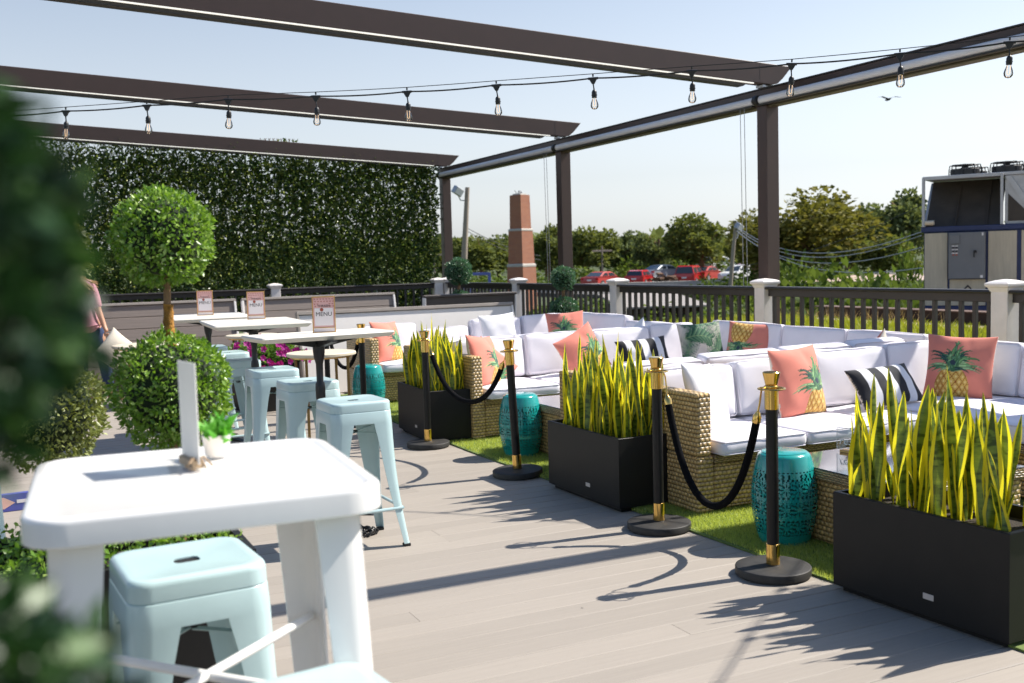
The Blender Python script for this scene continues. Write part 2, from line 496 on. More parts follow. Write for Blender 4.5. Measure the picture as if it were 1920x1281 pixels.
M['bush'] = leafmat('bush_leaf', (0.075, 0.122, 0.026), (0.19, 0.24, 0.05), 0.3, 0.7, 0.12)
M['sedum'] = leafmat('yellow_groundcover', (0.28, 0.33, 0.03), (0.48, 0.46, 0.06), 0.3, 0.6, 0.3)
M['drygrass'] = leafmat('dry_grass', (0.38, 0.30, 0.16), (0.55, 0.45, 0.28), 0.3, 0.7, 0.2)
M['petunia'] = leafmat('magenta_petal', (0.32, 0.012, 0.20), (0.50, 0.05, 0.36), 0.35, 0.5, 0.3, 0.5)
M['petleaf'] = leafmat('petunia_leaf', (0.09, 0.20, 0.03), (0.22, 0.34, 0.06), 0.35, 0.5, 0.4)
M['succ'] = leafmat('succulent_leaf', (0.10, 0.36, 0.04), (0.2, 0.5, 0.08), 0.3, 0.45, 0.4)
M['ceramic'] = mat('white_ceramic', (0.78, 0.74, 0.70), 0.3, var=0.02)
M['wood'] = mat('pale_wood', (0.42, 0.30, 0.18), 0.6, var=0.15, vscale=30, stretch=(1, 8, 1))
M['twine'] = mat('twine', (0.34, 0.24, 0.15), 0.9, var=0.3, vscale=60)
M['cardgrey'] = mat('pale_card', (0.80, 0.77, 0.71), 0.5, var=0.05)
M['pinkcard'] = mat('pink_card', (0.72, 0.42, 0.40), 0.5, var=0.03)
M['whitecard'] = mat('white_card', (0.80, 0.74, 0.75), 0.5, var=0.02)
M['goldframe'] = mat('gold_frame', (0.62, 0.36, 0.13), 0.35, 0.7, var=0.06)
M['ink'] = mat('black_ink', (0.02, 0.015, 0.02), 0.6)
M['redink'] = mat('red_brown_ink', (0.35, 0.08, 0.05), 0.6)
M['paint_white'] = mat('white_lettering', (0.82, 0.80, 0.78), 0.5, var=0.02)
M['silver'] = mat('brushed_plate', (0.62, 0.56, 0.52), 0.4, 0.3, var=0.05)
M['castiron'] = mat('black_cast_iron', (0.012, 0.012, 0.014), 0.42, var=0.15, vscale=30)
M['jeans'] = mat('blue_denim', (0.018, 0.035, 0.10), 0.85, var=0.25, vscale=20, bump=0.2, bscale=300)
M['blouse'] = mat('pink_blouse', (0.62, 0.30, 0.36), 0.8, var=0.25, vscale=25, bump=0.3, bscale=60)
M['skin'] = mat('skin', (0.50, 0.27, 0.17), 0.5, var=0.05)
M['hair'] = mat('blond_hair', (0.42, 0.26, 0.12), 0.5, var=0.3, vscale=40, stretch=(6, 6, 1))
M['shoe'] = mat('tan_shoe', (0.28, 0.12, 0.07), 0.6)
M['brick'] = None
M['concrete'] = mat('pale_concrete', (0.42, 0.39, 0.35), 0.8, var=0.12, vscale=5, bump=0.2)
M['polewood'] = mat('weathered_pole', (0.30, 0.25, 0.20), 0.85, var=0.2, vscale=8, stretch=(1, 1, 0.1))
M['blueframe'] = mat('blue_steel', (0.10, 0.13, 0.42), 0.5, var=0.08)
M['navy'] = mat('navy_steel', (0.020, 0.035, 0.11), 0.5, var=0.12, vscale=3, dirt=0.06)
M['beigepanel'] = mat('streaked_beige_panel', (0.50, 0.45, 0.34), 0.6, var=0.10, vscale=3.0, stretch=(6, 6, 0.7), dirt=0.10)
M['greybox'] = mat('grey_cabinet', (0.17, 0.18, 0.19), 0.5, var=0.06, vscale=3)
M['galv'] = mat('galvanised_steel', (0.45, 0.46, 0.48), 0.4, 0.4, var=0.12, vscale=4)
M['coil'] = mat('dark_coil_fins', (0.050, 0.042, 0.034), 0.7, var=0.25, vscale=3)
M['rust'] = mat('dark_rust_parapet', (0.035, 0.018, 0.012), 0.8, var=0.4, vscale=5)
M['tan'] = mat('tan_gravel', (0.46, 0.36, 0.27), 0.95, var=0.15, vscale=30, bump=0.5, bscale=80)
M['asphalt'] = mat('asphalt', (0.09, 0.085, 0.08), 0.9, var=0.2, vscale=10)
M['earth'] = mat('green_ground', (0.055, 0.075, 0.022), 0.95, var=0.45, vscale=0.35, dirt=0.2)
M['roofmetal'] = mat('pinkish_metal_roof', (0.50, 0.38, 0.31), 0.55, var=0.08, vscale=2)
M['glassdark'] = mat('car_glass', (0.035, 0.045, 0.055), 0.08, var=0.05, spec=0.8)
M['carred'] = mat('red_car_paint', (0.50, 0.015, 0.018), 0.25, coat=0.6, var=0.03)
M['carred2'] = mat('faded_red_car_paint', (0.48, 0.07, 0.06), 0.35, coat=0.3, var=0.06)
M['carsilver'] = mat('silver_car_paint', (0.52, 0.55, 0.58), 0.3, 0.3, coat=0.5, var=0.03)
M['carwhite'] = mat('white_car_paint', (0.72, 0.72, 0.70), 0.3, coat=0.5, var=0.03)
M['cardark'] = mat('maroon_car_paint', (0.16, 0.012, 0.02), 0.3, coat=0.5, var=0.03)
M['tyre'] = mat('tyre_rubber', (0.02, 0.02, 0.02), 0.8)
M['taillight'] = mat('red_lamp_lens', (0.45, 0.01, 0.01), 0.2)
M['signblue'] = mat('blue_print', (0.08, 0.09, 0.36), 0.5)
M['signpink'] = mat('pink_print', (0.75, 0.45, 0.38), 0.5)

def glassmat(name, col=(1, 1, 1), rough=0.02, mixt=0.75):
    m, g, p = newmat(name)
    gl = g.n('ShaderNodeBsdfGlossy', i_Roughness=rough); gl.inputs[0].default_value = (1, 1, 1, 1)
    tr = g.n('ShaderNodeBsdfTransparent'); tr.inputs[0].default_value = (*col, 1)
    fr = g.n('ShaderNodeFresnel', i_IOR=1.5)
    k = g.math('ADD', g.math('MULTIPLY', fr.outputs[0], mixt), 0.03)
    mx = g.n('ShaderNodeMixShader', i_0=k); L(g, tr.outputs[0], mx.inputs[1]); L(g, gl.outputs[0], mx.inputs[2])
    L(g, mx.outputs[0], g.nt.nodes['Material Output'].inputs[0])
    return m
M['bulbglass'] = glassmat('clear_bulb_glass', (0.93, 0.93, 0.92), 0.02, 1.2)
M['acrylic'] = glassmat('clear_acrylic', (0.94, 0.95, 0.95), 0.05, 1.0)
M['tableglass'] = glassmat('table_glass', (0.86, 0.86, 0.82), 0.06, 1.6)

def filament():
    m, g, p = newmat('bulb_filament')
    p.inputs['Base Color'].default_value = (0.9, 0.5, 0.2, 1)
    p.inputs['Emission Color'].default_value = (1, 0.72, 0.45, 1)
    p.inputs['Emission Strength'].default_value = 0.8
    return m
M['filament'] = filament()

def snake():
    m, g, p = newmat('snake_plant_green')
    tc = g.n('ShaderNodeTexCoord')
    mp = g.n('ShaderNodeMapping', i_Vector=tc.outputs['Object']); mp.inputs['Scale'].default_value = (14, 14, 48)
    oi = g.n('ShaderNodeObjectInfo')
    va = g.n('ShaderNodeVectorMath', operation='ADD'); L(g, mp.outputs[0], va.inputs[0])
    cb = g.n('ShaderNodeCombineXYZ', i_0=g.math('MULTIPLY', oi.outputs['Random'], 50.0)); L(g, cb.outputs[0], va.inputs[1])
    nz = g.n('ShaderNodeTexNoise', i_Vector=va.outputs[0], i_Scale=1.0, i_Detail=3.0)
    c = g.ramp(nz.outputs['Fac'], [(0.40, (0.022, 0.050, 0.010)), (0.50, (0.12, 0.19, 0.025)), (0.7, (0.21, 0.27, 0.035))])
    L(g, c, p.inputs['Base Color']); p.inputs['Roughness'].default_value = 0.35
    tr = g.n('ShaderNodeBsdfTranslucent'); L(g, g.mix(0.4, c, (0.28, 0.34, 0.02)), tr.inputs[0])
    mx = g.n('ShaderNodeMixShader', i_0=0.25); L(g, p.outputs[0], mx.inputs[1]); L(g, tr.outputs[0], mx.inputs[2])
    L(g, mx.outputs[0], g.nt.nodes['Material Output'].inputs[0])
    return m
M['snakegreen'] = snake()
M['snakeyellow'] = leafmat('snake_plant_margin', (0.84, 0.67, 0.03), (0.88, 0.74, 0.08), 0.5, 0.4, 0.4, 0.2)

def brick():
    m, g, p = newmat('chimney_brick')
    tc = g.n('ShaderNodeTexCoord')
    sn = g.n('ShaderNodeSeparateXYZ', i_Vector=tc.outputs['Object'])
    u = g.math('ADD', sn.outputs[0], sn.outputs[1])
    cb = g.n('ShaderNodeCombineXYZ', i_0=u, i_1=sn.outputs[2])
    bt = g.n('ShaderNodeTexBrick', i_Vector=cb.outputs[0], i_Scale=1.0, i_Color1=(0.36, 0.12, 0.055, 1), i_Color2=(0.29, 0.09, 0.045, 1), i_Mortar=(0.34, 0.24, 0.18, 1))
    bt.inputs['Brick Width'].default_value = 0.22; bt.inputs['Row Height'].default_value = 0.075; bt.inputs['Mortar Size'].default_value = 0.008
    L(g, bt.outputs[0], p.inputs['Base Color']); p.inputs['Roughness'].default_value = 0.85
    return m
M['brick'] = brick()

# ------------------------------------------------------------------ ground, deck, turf
def grid_mesh(name, x0, x1, y0, y1, nx, ny, zf, m):
    xs = np.linspace(x0, x1, nx); ys = np.linspace(y0, y1, ny)
    X, Y = np.meshgrid(xs, ys)
    V = np.stack([X.ravel(), Y.ravel(), zf(X, Y).ravel()], 1)
    i = np.arange(nx * ny).reshape(ny, nx)
    F = np.stack([i[:-1, :-1].ravel(), i[:-1, 1:].ravel(), i[1:, 1:].ravel(), i[1:, :-1].ravel()], 1)
    return np_mesh(name, V, F, m, True)

terrain = link('ground', grid_mesh('ground', -900, 1500, -600, 1800, 121, 121, lambda X, Y: -1.3 + 0 * X + 14.0 * np.clip((np.hypot(X, Y) - 190) / 400, 0, 1) ** 1.3, M['earth']))
tag(terrain, kind='structure')

deck = link('deck', MB().box(-4, 7.9, -3, 19.6, -0.20, -0.034).mesh('deck', M['underdeck']))
tag(deck, kind='structure')
PW, GAP = 0.1365, 0.0045
plank_meshes = {}
def plank_mesh(l):
    k = round(l, 2)
    if k not in plank_meshes:
        b = MB(); c = 0.004
        y0, y1 = -PW / 2, PW / 2
        ring = lambda x: [(x, y0, -0.03), (x, y1, -0.03), (x, y1, -c), (x, y1 - c, 0), (x, y0 + c, 0), (x, y0, -c)]
        b.loft([ring(-k / 2), ring(k / 2)])
        plank_meshes[k] = b.mesh('plank', M['deck'])
    return plank_meshes[k]
lens = [0.9, 1.3, 1.7, 4.3, 4.6, 2.1, 2.6, 3.1, 3.7]
row = 0
y = 1.10
while y < 14.35:
    l1 = lens[rng.choice([0, 1, 2, 3, 4, 5, 6, 7, 8])]
    x0 = -2.2
    o = link('plank', plank_mesh(l1), deck, (x0 + l1 / 2, y, rng.uniform(-0.0006, 0.0006)))
    l2 = round(5.75 - l1, 2)
    link('plank', plank_mesh(l2), deck, (x0 + l1 + 0.0015 + l2 / 2, y, rng.uniform(-0.0006, 0.0006)))
    y += PW + GAP; row += 1

turf = link('turf_rug', MB().prism([(3.372, 1.6), (7.55, 1.6), (7.55, 12.0), (3.30, 12.0), (3.27, 7.5), (3.348, 3.7)], 0.002, 0.011, axis='z').mesh('turf_rug', M['turfbase']))
tag(turf, kind='structure')
def blades(areas, mname, name, h=(0.016, 0.030), w=0.0035, z=0.010, lean=0.7):
    Vs = []; Fs = []; n0 = 0
    for (x0, x1, y0, y1, dens) in areas:
        n = int((x1 - x0) * (y1 - y0) * dens)
        p = np.stack([nrng.uniform(x0, x1, n), nrng.uniform(y0, y1, n), np.full(n, z)], 1)
        a = nrng.uniform(0, 2 * PI, n); hh = nrng.uniform(h[0], h[1], n)
        d = np.stack([np.cos(a), np.sin(a), 0 * a], 1) * (w / 2)
        ln = nrng.normal(0, lean, (n, 2)) * hh[:, None] * 0.6
        tip = p + np.stack([ln[:, 0], ln[:, 1], hh], 1)
        V = np.stack([p - d, p + d, tip], 1).reshape(-1, 3)
        Vs.append(V); Fs.append(np.arange(3 * n).reshape(n, 3) + n0); n0 += 3 * n
    return link(name, np_mesh(name, np.concatenate(Vs), np.concatenate(Fs), M[mname]))
gb = blades([(3.345, 4.3, 3.3, 5.2, 26000), (3.31, 4.2, 5.2, 6.4, 24000), (3.285, 4.0, 6.4, 9.2, 16000), (3.30, 3.9, 9.2, 11.5, 8000)], 'grass', 'turf_grass')
tag(gb, kind='stuff')

# ------------------------------------------------------------------ railings
def rail_post(parent, x, y, loc_z=0.0):
    h = 1.19
    o = MB().cbox(-0.086, 0.086, -0.086, 0.086, 0, h, 0.006).build('post', M['whitevinyl'], parent, (x, y, loc_z))
    c = MB()
    def sq(a, z): return [(-a, -a, z), (a, -a, z), (a, a, z), (-a, a, z)]
    c.loft([sq(0.088, -0.045), sq(0.096, -0.030), sq(0.102, -0.012), sq(0.118, 0.0), sq(0.122, 0.012), sq(0.122, 0.026), sq(0.098, 0.040), sq(0.06, 0.052), sq(0.012, 0.060)])
    c.build('post_cap', M['whitevinyl'], o, (0, 0, h))
    return o

def railing(name, p0, axis, ys, label, nb=20, bal=True):
    """posts at given coordinates along axis; parts are children of one thing"""
    t = thing(name, label, 'railing', p0)
    def P(s, z): return (0, s, z) if axis == 'y' else (s, 0, z)
    rz = 0 if axis == 'y' else -PI / 2
    bm_ = MB().cbox(-0.019, 0.019, -0.019, 0.019, 0.0, 0.975, 0.003).mesh('baluster', M['balus'])
    posts = [rail_post(t, *P(s, 0)) for s in ys]
    for a, b in zip(ys[:-1], ys[1:]):
        a2, b2 = a + 0.089, b - 0.089
        ln = b2 - a2
        cap = MB()
        prof = [(-0.072, 1.128), (0.072, 1.128), (0.078, 1.140), (0.070, 1.158), (-0.070, 1.158), (-0.078, 1.140)]
        cap.prism(prof, 0, ln); cap.build('top_rail', M['darkmetal'], t, P(a2, 0), (0, 0, rz))
        MB().cbox(-0.028, 0.028, 0.0, ln, 1.048, 1.127, 0.004).build('sub_rail', M['darkmetal'], t, P(a2, 0), (0, 0, rz))
        MB().cbox(-0.028, 0.028, 0.0, ln, 0.095, 0.150, 0.004).build('bottom_rail', M['darkmetal'], t, P(a2, 0), (0, 0, rz))
        if bal:
            n = nb
            for k in range(n):
                s = a2 + ln * (k + 0.5) / n
                link('baluster', bm_, t, P(s, 0.112), (0, 0, rz))
    return t

LX = 7.81
rail_ys = [-0.085, 3.136, 6.357, 9.578, 12.80, 16.02, 19.24]
railing('deck_railing', (LX, 0, 0), 'y', rail_ys[1:], 'black railing with white capped posts along the deck edge behind the sofas')
railing('deck_railing', (0, 19.24, 0), 'x', [-2.4, 1.0, 4.40, LX - 0.20], 'black railing with white posts at the foot of the leafy green wall', 18)

# ------------------------------------------------------------------ pergola
pg = thing('pergola', 'dark brown metal pergola with slanting rafters and rolled pale screens above the lounge', 'pergola', (0, 0, 0))
PX = 8.03
post_me = MB().cbox(-0.088, 0.088, -0.088, 0.088, -0.1, 3.232, 0.006).mesh('post', M['brownmetal'])
PYs = [4.20, 9.77, 14.74, 19.72]
for yy in PYs:
    link('post', post_me, pg, (PX, yy, 0))
MB().cbox(PX - 0.075, PX + 0.085, -1.0, 19.92, 3.235, 3.42, 0.006).build('beam', M['brownmetal'], pg)
MB().cbox(PX - 0.085, PX + 0.095, -1.0, 19.94, 3.421, 3.436, 0.003).build('beam_flashing', M['darkmetal'], pg)
MB().cbox(PX - 0.060, PX + 0.07, -1.0, 19.9, 3.215, 3.234, 0.003).build('beam_lip', mat('olive_metal', (0.10, 0.085, 0.05), 0.4), pg)
# rolled screens
ends = [-1.0] + [v + 0.02 for v in PYs]
for a, b in zip(ends[:-1], ends[1:]):
    s = MB()
    prof = []
    for k in range(13):
        w = -PI / 2 - PI * k / 12 if False else PI / 2 + PI * k / 12
        prof.append((PX - 0.100 + 0.042 * math.cos(w), 3.298 + 0.046 * math.sin(w)))
    prof += [(PX - 0.077, 3.252), (PX - 0.077, 3.344)]
    s.prism(prof, a + 0.10, b - 0.02)
    sc_ = s.build('rolled_screen', M['cassette'], pg)
    MB().cbox(PX - 0.135, PX - 0.078, a + 0.10, b - 0.02, 3.232, 3.250, 0.003).build('screen_bar', M['darkmetal'], sc_)
    MB().lathe([(0.0, -0.035), (0.045, -0.035), (0.056, -0.026), (0.056, 0.026), (0.045, 0.035), (0.0, 0.035)], 18).build('motor_cap', M['blackplastic'], sc_, (PX - 0.115, b + 0.03, 3.298), (PI / 2, 0, 0))
# rafters: slope up to the left
def rafter(yc):
    tipx, tipz = 8.33, 3.685
    sl = 0.0545
    hgt, wd = 0.235, 0.155
    b = MB()
    def zt(x): return tipz + (tipx - x) * sl
    xl = -6.0
    prof = [(xl, zt(xl)), (xl, zt(xl) - hgt), (8.02, zt(8.02) - hgt), (8.12, zt(8.12) - hgt + 0.02), (8.20, zt(8.2) - hgt + 0.09), (tipx, zt(tipx))]
    b.prism(prof, -wd / 2, wd / 2)
    r = b.build('rafter', M['brownmetal'], pg, (0, yc, 0), bevel=0.006, seg=1)
    MB().box(7.86, 7.864, -wd / 2 - 0.0012, wd / 2 + 0.0012, zt(7.86) - hgt + 0.01, zt(7.86) - 0.01).build('end_seam', M['darkmetal'], r)
    b = MB()   # light channel under the rafter
    b.prism([(xl, zt(xl) - hgt - 0.012), (7.78, zt(7.78) - hgt - 0.012), (7.78, zt(7.78) - hgt - 0.001), (xl, zt(xl) - hgt - 0.001)], -0.074, -0.050)
    b.build('light_strip', M['led'], r)
    b = MB()
    b.prism([(xl, zt(xl) - hgt - 0.045), (7.66, zt(7.66) - hgt - 0.045), (7.72, zt(7.72) - hgt - 0.001), (xl, zt(xl) - hgt - 0.001)], -0.036, 0.075)
    b.build('lower_channel', M['darkmetal'], r)
    b = MB()
    z0 = zt(PX) - hgt
    b.cbox(-0.10, -0.05, -0.06, 0.06, 3.437 - z0, -0.001, 0.003); b.cbox(0.03, 0.08, -0.06, 0.06, 3.437 - z0, -0.001, 0.003)
    b.build('bracket', M['galv'], r, (PX - 0.02, 0, z0))
for yy in PYs: rafter(yy)
for k, (yy, dx) in enumerate([(9.98, -0.05), (10.08, -0.03), (14.98, -0.05), (15.12, -0.02)]):
    MB().tube([(PX - 0.12 + dx, yy, 3.23), (PX - 0.10 + dx, yy, 1.16)], 0.004, 6).build('screen_cable', M['steelwire'], pg)

# ------------------------------------------------------------------ string light
def smooth_path(P, n=8):
    P = [Vector(p) for p in P]; out = []
    for i in range(len(P) - 1):
        p0, p1, p2, p3 = P[max(0, i - 1)], P[i], P[i + 1], P[min(len(P) - 1, i + 2)]
        for k in range(n):
            t = k / n
            out.append(0.5 * ((2 * p1) + (p2 - p0) * t + (2 * p0 - 5 * p1 + 4 * p2 - p3) * t * t + (3 * p1 - p0 - 3 * p2 + p3) * t ** 3))
    out.append(P[-1]); return out
def festoon(label, pts):
    o_ = Vector(pts[0])
    sl = thing('string_light', label, 'string lights', tuple(o_), 0, 'festoon strings of clear bulbs')
    path = smooth_path([Vector(p) - o_ for p in pts])
    n_ = len(path)
    cp = []
    for i, p in enumerate(path):
        t = (i % 8) / 8
        cp.append(p - Vector((0, 0, 0.010 * 4 * t * (1 - t) + 0.010)))
    MB().tube(cp, 0.0058, 6).build('cord', M['cable'], sl)
    MB().tube([p + Vector((0, 0, 0.020)) for p in path[::4]], 0.0028, 6).build('guy_wire', M['cable'], sl)
    for i in range(1, len(pts) - 1):
        d = Vector(pts[i + 1]) - Vector(pts[i - 1])
        o = link('socket', sock_me, sl, tuple(path[i * 8]), (rng.uniform(-.10, .10), rng.uniform(-.10, .10), math.atan2(d.y, d.x)))
        link('bulb', bl, o); link('filament', fl, o)
sock = MB()
sock.tube([(-0.035, 0, -0.012), (0.035, 0, -0.012)], 0.009, 8)
sock.prism([(-0.030, -0.012), (0.030, -0.012), (0.009, -0.050), (-0.009, -0.050)], -0.007, 0.007)
sock.tube([(0, 0, 0.0), (0, 0, 0.022)], 0.006, 6)
sock.tube([(0, 0, -0.045), (0.003, 0, -0.070), (0.006, 0, -0.095)], [0.006, 0.0045, 0.006], 6)
sock.lathe([(0.004, -0.088), (0.012, -0.094), (0.0185, -0.106), (0.0185, -0.124), (0.021, -0.125), (0.021, -0.130), (0.0185, -0.131), (0.0185, -0.146), (0.0, -0.146)], 12, (0.006, 0))
sock_me = sock.mesh('socket', M['blackplastic'])
bl = MB().lathe([(0.013, -0.147), (0.015, -0.156), (0.025, -0.180), (0.0285, -0.198), (0.026, -0.212), (0.016, -0.224), (0.0, -0.228)], 14, (0.006, 0)).mesh('bulb', M['bulbglass'])
fl = MB().tube([(-0.004, 0, -0.150), (-0.002, 0, -0.20), (0.006, 0.0, -0.206), (0.014, 0, -0.20), (0.016, 0, -0.150)], 0.0016, 5).mesh('filament', M['filament'])
ZS = 2.80
festoon('black festoon string of clear bulbs stretched across the deck under the rafters',
        [(x, y, ZS) for x, y in [(-1.85, 10.75), (-1.20, 10.25), (-0.62, 9.80), (-0.07, 9.38), (0.48, 8.95), (1.03, 8.50), (1.56, 8.06), (2.14, 7.74), (2.72, 7.36), (3.24, 6.92), (3.78, 6.47), (4.30, 6.02), (4.81, 5.60), (5.27, 5.10), (5.67, 4.60), (6.05, 4.05), (6.42, 3.50), (7.95, 1.30)]])
festoon('second black festoon string overhead at the right, known by its shadow on the near deck',
        [(x, y, ZS) for x, y in [(7.6, 5.05), (6.60, 4.22), (6.10, 3.82), (5.58, 3.40), (5.06, 2.98), (4.54, 2.56), (4.02, 2.14), (3.5, 1.72), (2.0, 0.5)]])

# ------------------------------------------------------------------ leaf helpers
def leaves_np(P, Nn, size, aspect=0.5, spread=0.6, bend=0.25, droop=0.0):
    """P (n,3) positions, Nn (n,3) outward directions -> 4-vertex leaves of two triangles"""
    n = len(P)
    size = np.broadcast_to(size, (n,)) * nrng.uniform(0.65, 1.25, n)
    d = Nn + nrng.normal(0, spread, (n, 3)); d[:, 2] -= droop
    d /= np.linalg.norm(d, axis=1, keepdims=True) + 1e-9
    r = nrng.normal(0, 1, (n, 3)); s = np.cross(d, r); s /= np.linalg.norm(s, axis=1, keepdims=True) + 1e-9
    up = np.cross(s, d)
    ln = size[:, None]; w = ln * aspect * 0.5
    base = P; tip = P + d * ln
    mid = P + d * ln * 0.5 + up * ln * bend * 0.4
    V = np.stack([base, mid + s * w, tip, mid - s * w], 1).reshape(-1, 3)
    i = np.arange(n) * 4
    F = np.concatenate([np.stack([i, i + 1, i + 2], 1), np.stack([i, i + 2, i + 3], 1)])
    return V, F

def sph(n):
    v = nrng.normal(0, 1, (n, 3)); return v / np.linalg.norm(v, axis=1, keepdims=True)

def ball_mesh(name, R_, n, size, m, rag=0.065, flat=1.0, aspect=0.55):
    d = sph(n)
    lump = 1 + 0.06 * np.sin(d[:, 0] * 7 + 1) * np.sin(d[:, 1] * 6) + 0.05 * np.sin(d[:, 2] * 9 + d[:, 0] * 5)
    r = R_ * lump * (1 - np.abs(nrng.normal(0, rag, n))) * nrng.choice([1.0, 1.0, 1.05], n)
    P = d * r[:, None]; P[:, 2] *= flat
    V, F = leaves_np(P, d, size, aspect, 1.15)
    return np_mesh(name, V, F, M[m])

# ------------------------------------------------------------------ hedge wall
hw = thing('hedge_wall', 'tall wall of dark glossy artificial ivy leaves closing off the back of the deck', 'hedge wall', (0, 19.78, 0))
n = 105000
hx = nrng.uniform(-1.6, 7.80, n); hz = 0.55 + (3.05 + 0.054 * (7.8 - hx)) * nrng.uniform(0, 1, n)
cl = (np.sin(hx * 2.3 + 1.0) + np.sin(hx * 5.1 + hz * 2.2) + np.sin(hz * 4.7 + hx * 1.3)) / 3
keep = nrng.uniform(0, 1, n) < 0.90 + 0.25 * cl
hx, hz = hx[keep], hz[keep]
P = np.stack([hx, nrng.uniform(-0.10, 0.10, len(hx)), hz], 1)
Nn = np.tile(np.array([0.0, -0.6, -0.25]), (len(hx), 1))
V, F = leaves_np(P, Nn, 0.066, 0.50, 0.8, 0.35, 0.1)
o = link('leaves', np_mesh('leaves', V, F, M['hedge']), hw); tag(o, kind='stuff')
n = 17000
P = np.stack([nrng.uniform(-1.6, 7.78, n), nrng.uniform(0.08, 0.13, n), nrng.uniform(0.58, 3.58, n)], 1)
V, F = leaves_np(P, np.tile(np.array([0.0, -0.1, -0.5]), (n, 1)), 0.135, 0.62, 0.5, 0.2)
o = link('rear_leaves', np_mesh('rear_leaves', V, F, M['hedge']), hw); tag(o, kind='stuff')
n = 900
P = np.stack([np.concatenate([nrng.uniform(-1.6, 7.8, n // 2), 7.80 + nrng.normal(0, 0.03, n - n // 2)]), nrng.uniform(-0.07, 0.05, n), np.concatenate([3.60 + nrng.normal(0, 0.03, n // 2), nrng.uniform(0.6, 3.58, n - n // 2)])], 1)
V, F = leaves_np(P, np.tile(np.array([0.3, -0.3, 0.3]), (n, 1)), 0.09, 0.52, 0.8)
o = link('edge_leaves', np_mesh('edge_leaves', V, F, M['hedge']), hw); tag(o, kind='stuff')
tr = MB()
for k in range(32):   # willow trellis behind the leaves
    xx = -1.6 + k * 0.3
    tr.tube([(xx, 0.10, 0.55), (xx, 0.10, 3.60)], 0.012, 5)
for k in range(10):
    zz = 0.6 + k * 0.305
    tr.tube([(-1.6, 0.11, zz), (7.8, 0.11, zz)], 0.010, 5)
o = tr.build('trellis', M['bark'], hw); tag(o, kind='stuff')
zz_ = MB()
for k in range(9):
    x0 = 4.38 + k * 0.075
    zz_.tube([(x0, 0.0, 3.72), (x0 + 0.11, 0, 3.95)], 0.006, 5); zz_.tube([(x0 + 0.11, 0.01, 3.72), (x0, 0.01, 3.95)], 0.006, 5)
zz_.build('trellis_top', M['bark'], hw)
n = 80
P = np.stack([nrng.uniform(4.36, 5.1, n), nrng.uniform(-0.05, 0.03, n), nrng.uniform(3.72, 3.92, n)], 1)
V, F = leaves_np(P, np.tile(np.array([0.0, -0.3, 0.6]), (n, 1)), 0.075, 0.5, 0.8)
tag(link('top_leaves', np_mesh('top_leaves', V, F, M['hedge']), hw), kind='stuff')

# ------------------------------------------------------------------ booth partitions
def plank_wall(name, label, x0, x1, yc, z1, n, m='brownplank', trim='trimgrey', ends=(True, True), z0=0.02, endm='whitepanel', tilt=13):
    t = thing(name, label, 'partition', (x0, yc, 0))
    w = x1 - x0; hh = (z1 - 0.035 - z0) / n
    for k in range(n):
        za = z0 + k * hh
        MB().cbox(0.03, w - 0.03, -0.02, 0.02, za + 0.003, za + hh - 0.003, 0.004).build('plank', M[m], t)
    MB().cbox(0.0, w, -0.045, 0.045, z1 - 0.034, z1, 0.004).build('top_trim', M[trim], t)
    if ends[0]: MB().cbox(0.0, 0.029, -0.045, 0.045, 0, z1 - 0.035, 0.004).build('end_trim', M[endm], t)
    if ends[1]: MB().cbox(w - 0.029, w, -0.045, 0.045, 0, z1 - 0.035, 0.004).build('end_trim', M[endm], t)
    MB().box(0.03, w - 0.03, 0.021, 0.036, 0.0, z1 - 0.036).build('backing', M['underdeck'], t)
    t.rotation_euler = (R(-tilt), 0, 0)
    return t
plank_wall('booth_wall', 'greige plank booth wall behind the small black sign, left of the white seam', -1.2, 2.765, 14.22, 1.15, 7)
plank_wall('booth_wall', 'greige plank booth wall behind the menu stands, crossed by a slanting rafter shadow', 2.85, 5.05, 14.26, 1.15, 7)
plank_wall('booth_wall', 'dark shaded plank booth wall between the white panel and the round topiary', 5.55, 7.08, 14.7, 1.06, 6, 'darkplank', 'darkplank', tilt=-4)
t = thing('white_partition', 'long off white panelled booth back with grey top rail behind the far sofas', 'partition', (3.10, 12.25, 0))
t.rotation_euler = (R(-13), 0, 0)
w = 2.86
MB().cbox(0.02, w - 0.02, -0.03, 0.03, 0.0, 0.965, 0.004).build('panel', M['whitepanel'], t)
MB().cbox(-0.01, w + 0.01, -0.05, 0.05, 0.968, 1.012, 0.005).build('top_rail', M['trimgrey'], t)
MB().cbox(-0.012, 0.018, -0.048, 0.048, 0.0, 0.967, 0.004).build('end_trim', M['trimgrey'], t)
MB().cbox(w - 0.018, w + 0.012, -0.048, 0.048, 0.0, 0.967, 0.004).build('end_trim', M['whitepanel'], t)
# booth seat
t = thing('booth_bench', 'greige slatted booth bench seat fixed along the plank wall', 'bench', (1.0, 13.95, 0))
for k in range(4):
    MB().cbox(0, 3.6, -0.22 + k * 0.112, -0.115 + k * 0.112, 0.44, 0.47, 0.004).build('seat_slat', M['brownplank'], t)
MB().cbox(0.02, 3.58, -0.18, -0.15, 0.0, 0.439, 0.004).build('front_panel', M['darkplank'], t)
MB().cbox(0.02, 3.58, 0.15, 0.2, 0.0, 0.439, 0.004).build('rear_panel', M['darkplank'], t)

# ------------------------------------------------------------------ stools and bar table
def rrect(hx, hy, r, z, n=5):
    pts = []
    for (cx, cy, a0) in ((hx - r, hy - r, 0), (-hx + r, hy - r, PI / 2), (-hx + r, -hy + r, PI), (hx - r, -hy + r, 1.5 * PI)):
        for k in range(n + 1):
            a = a0 + PI / 2 * k / n
            pts.append((cx + r * math.cos(a), cy + r * math.sin(a), z))
    return pts

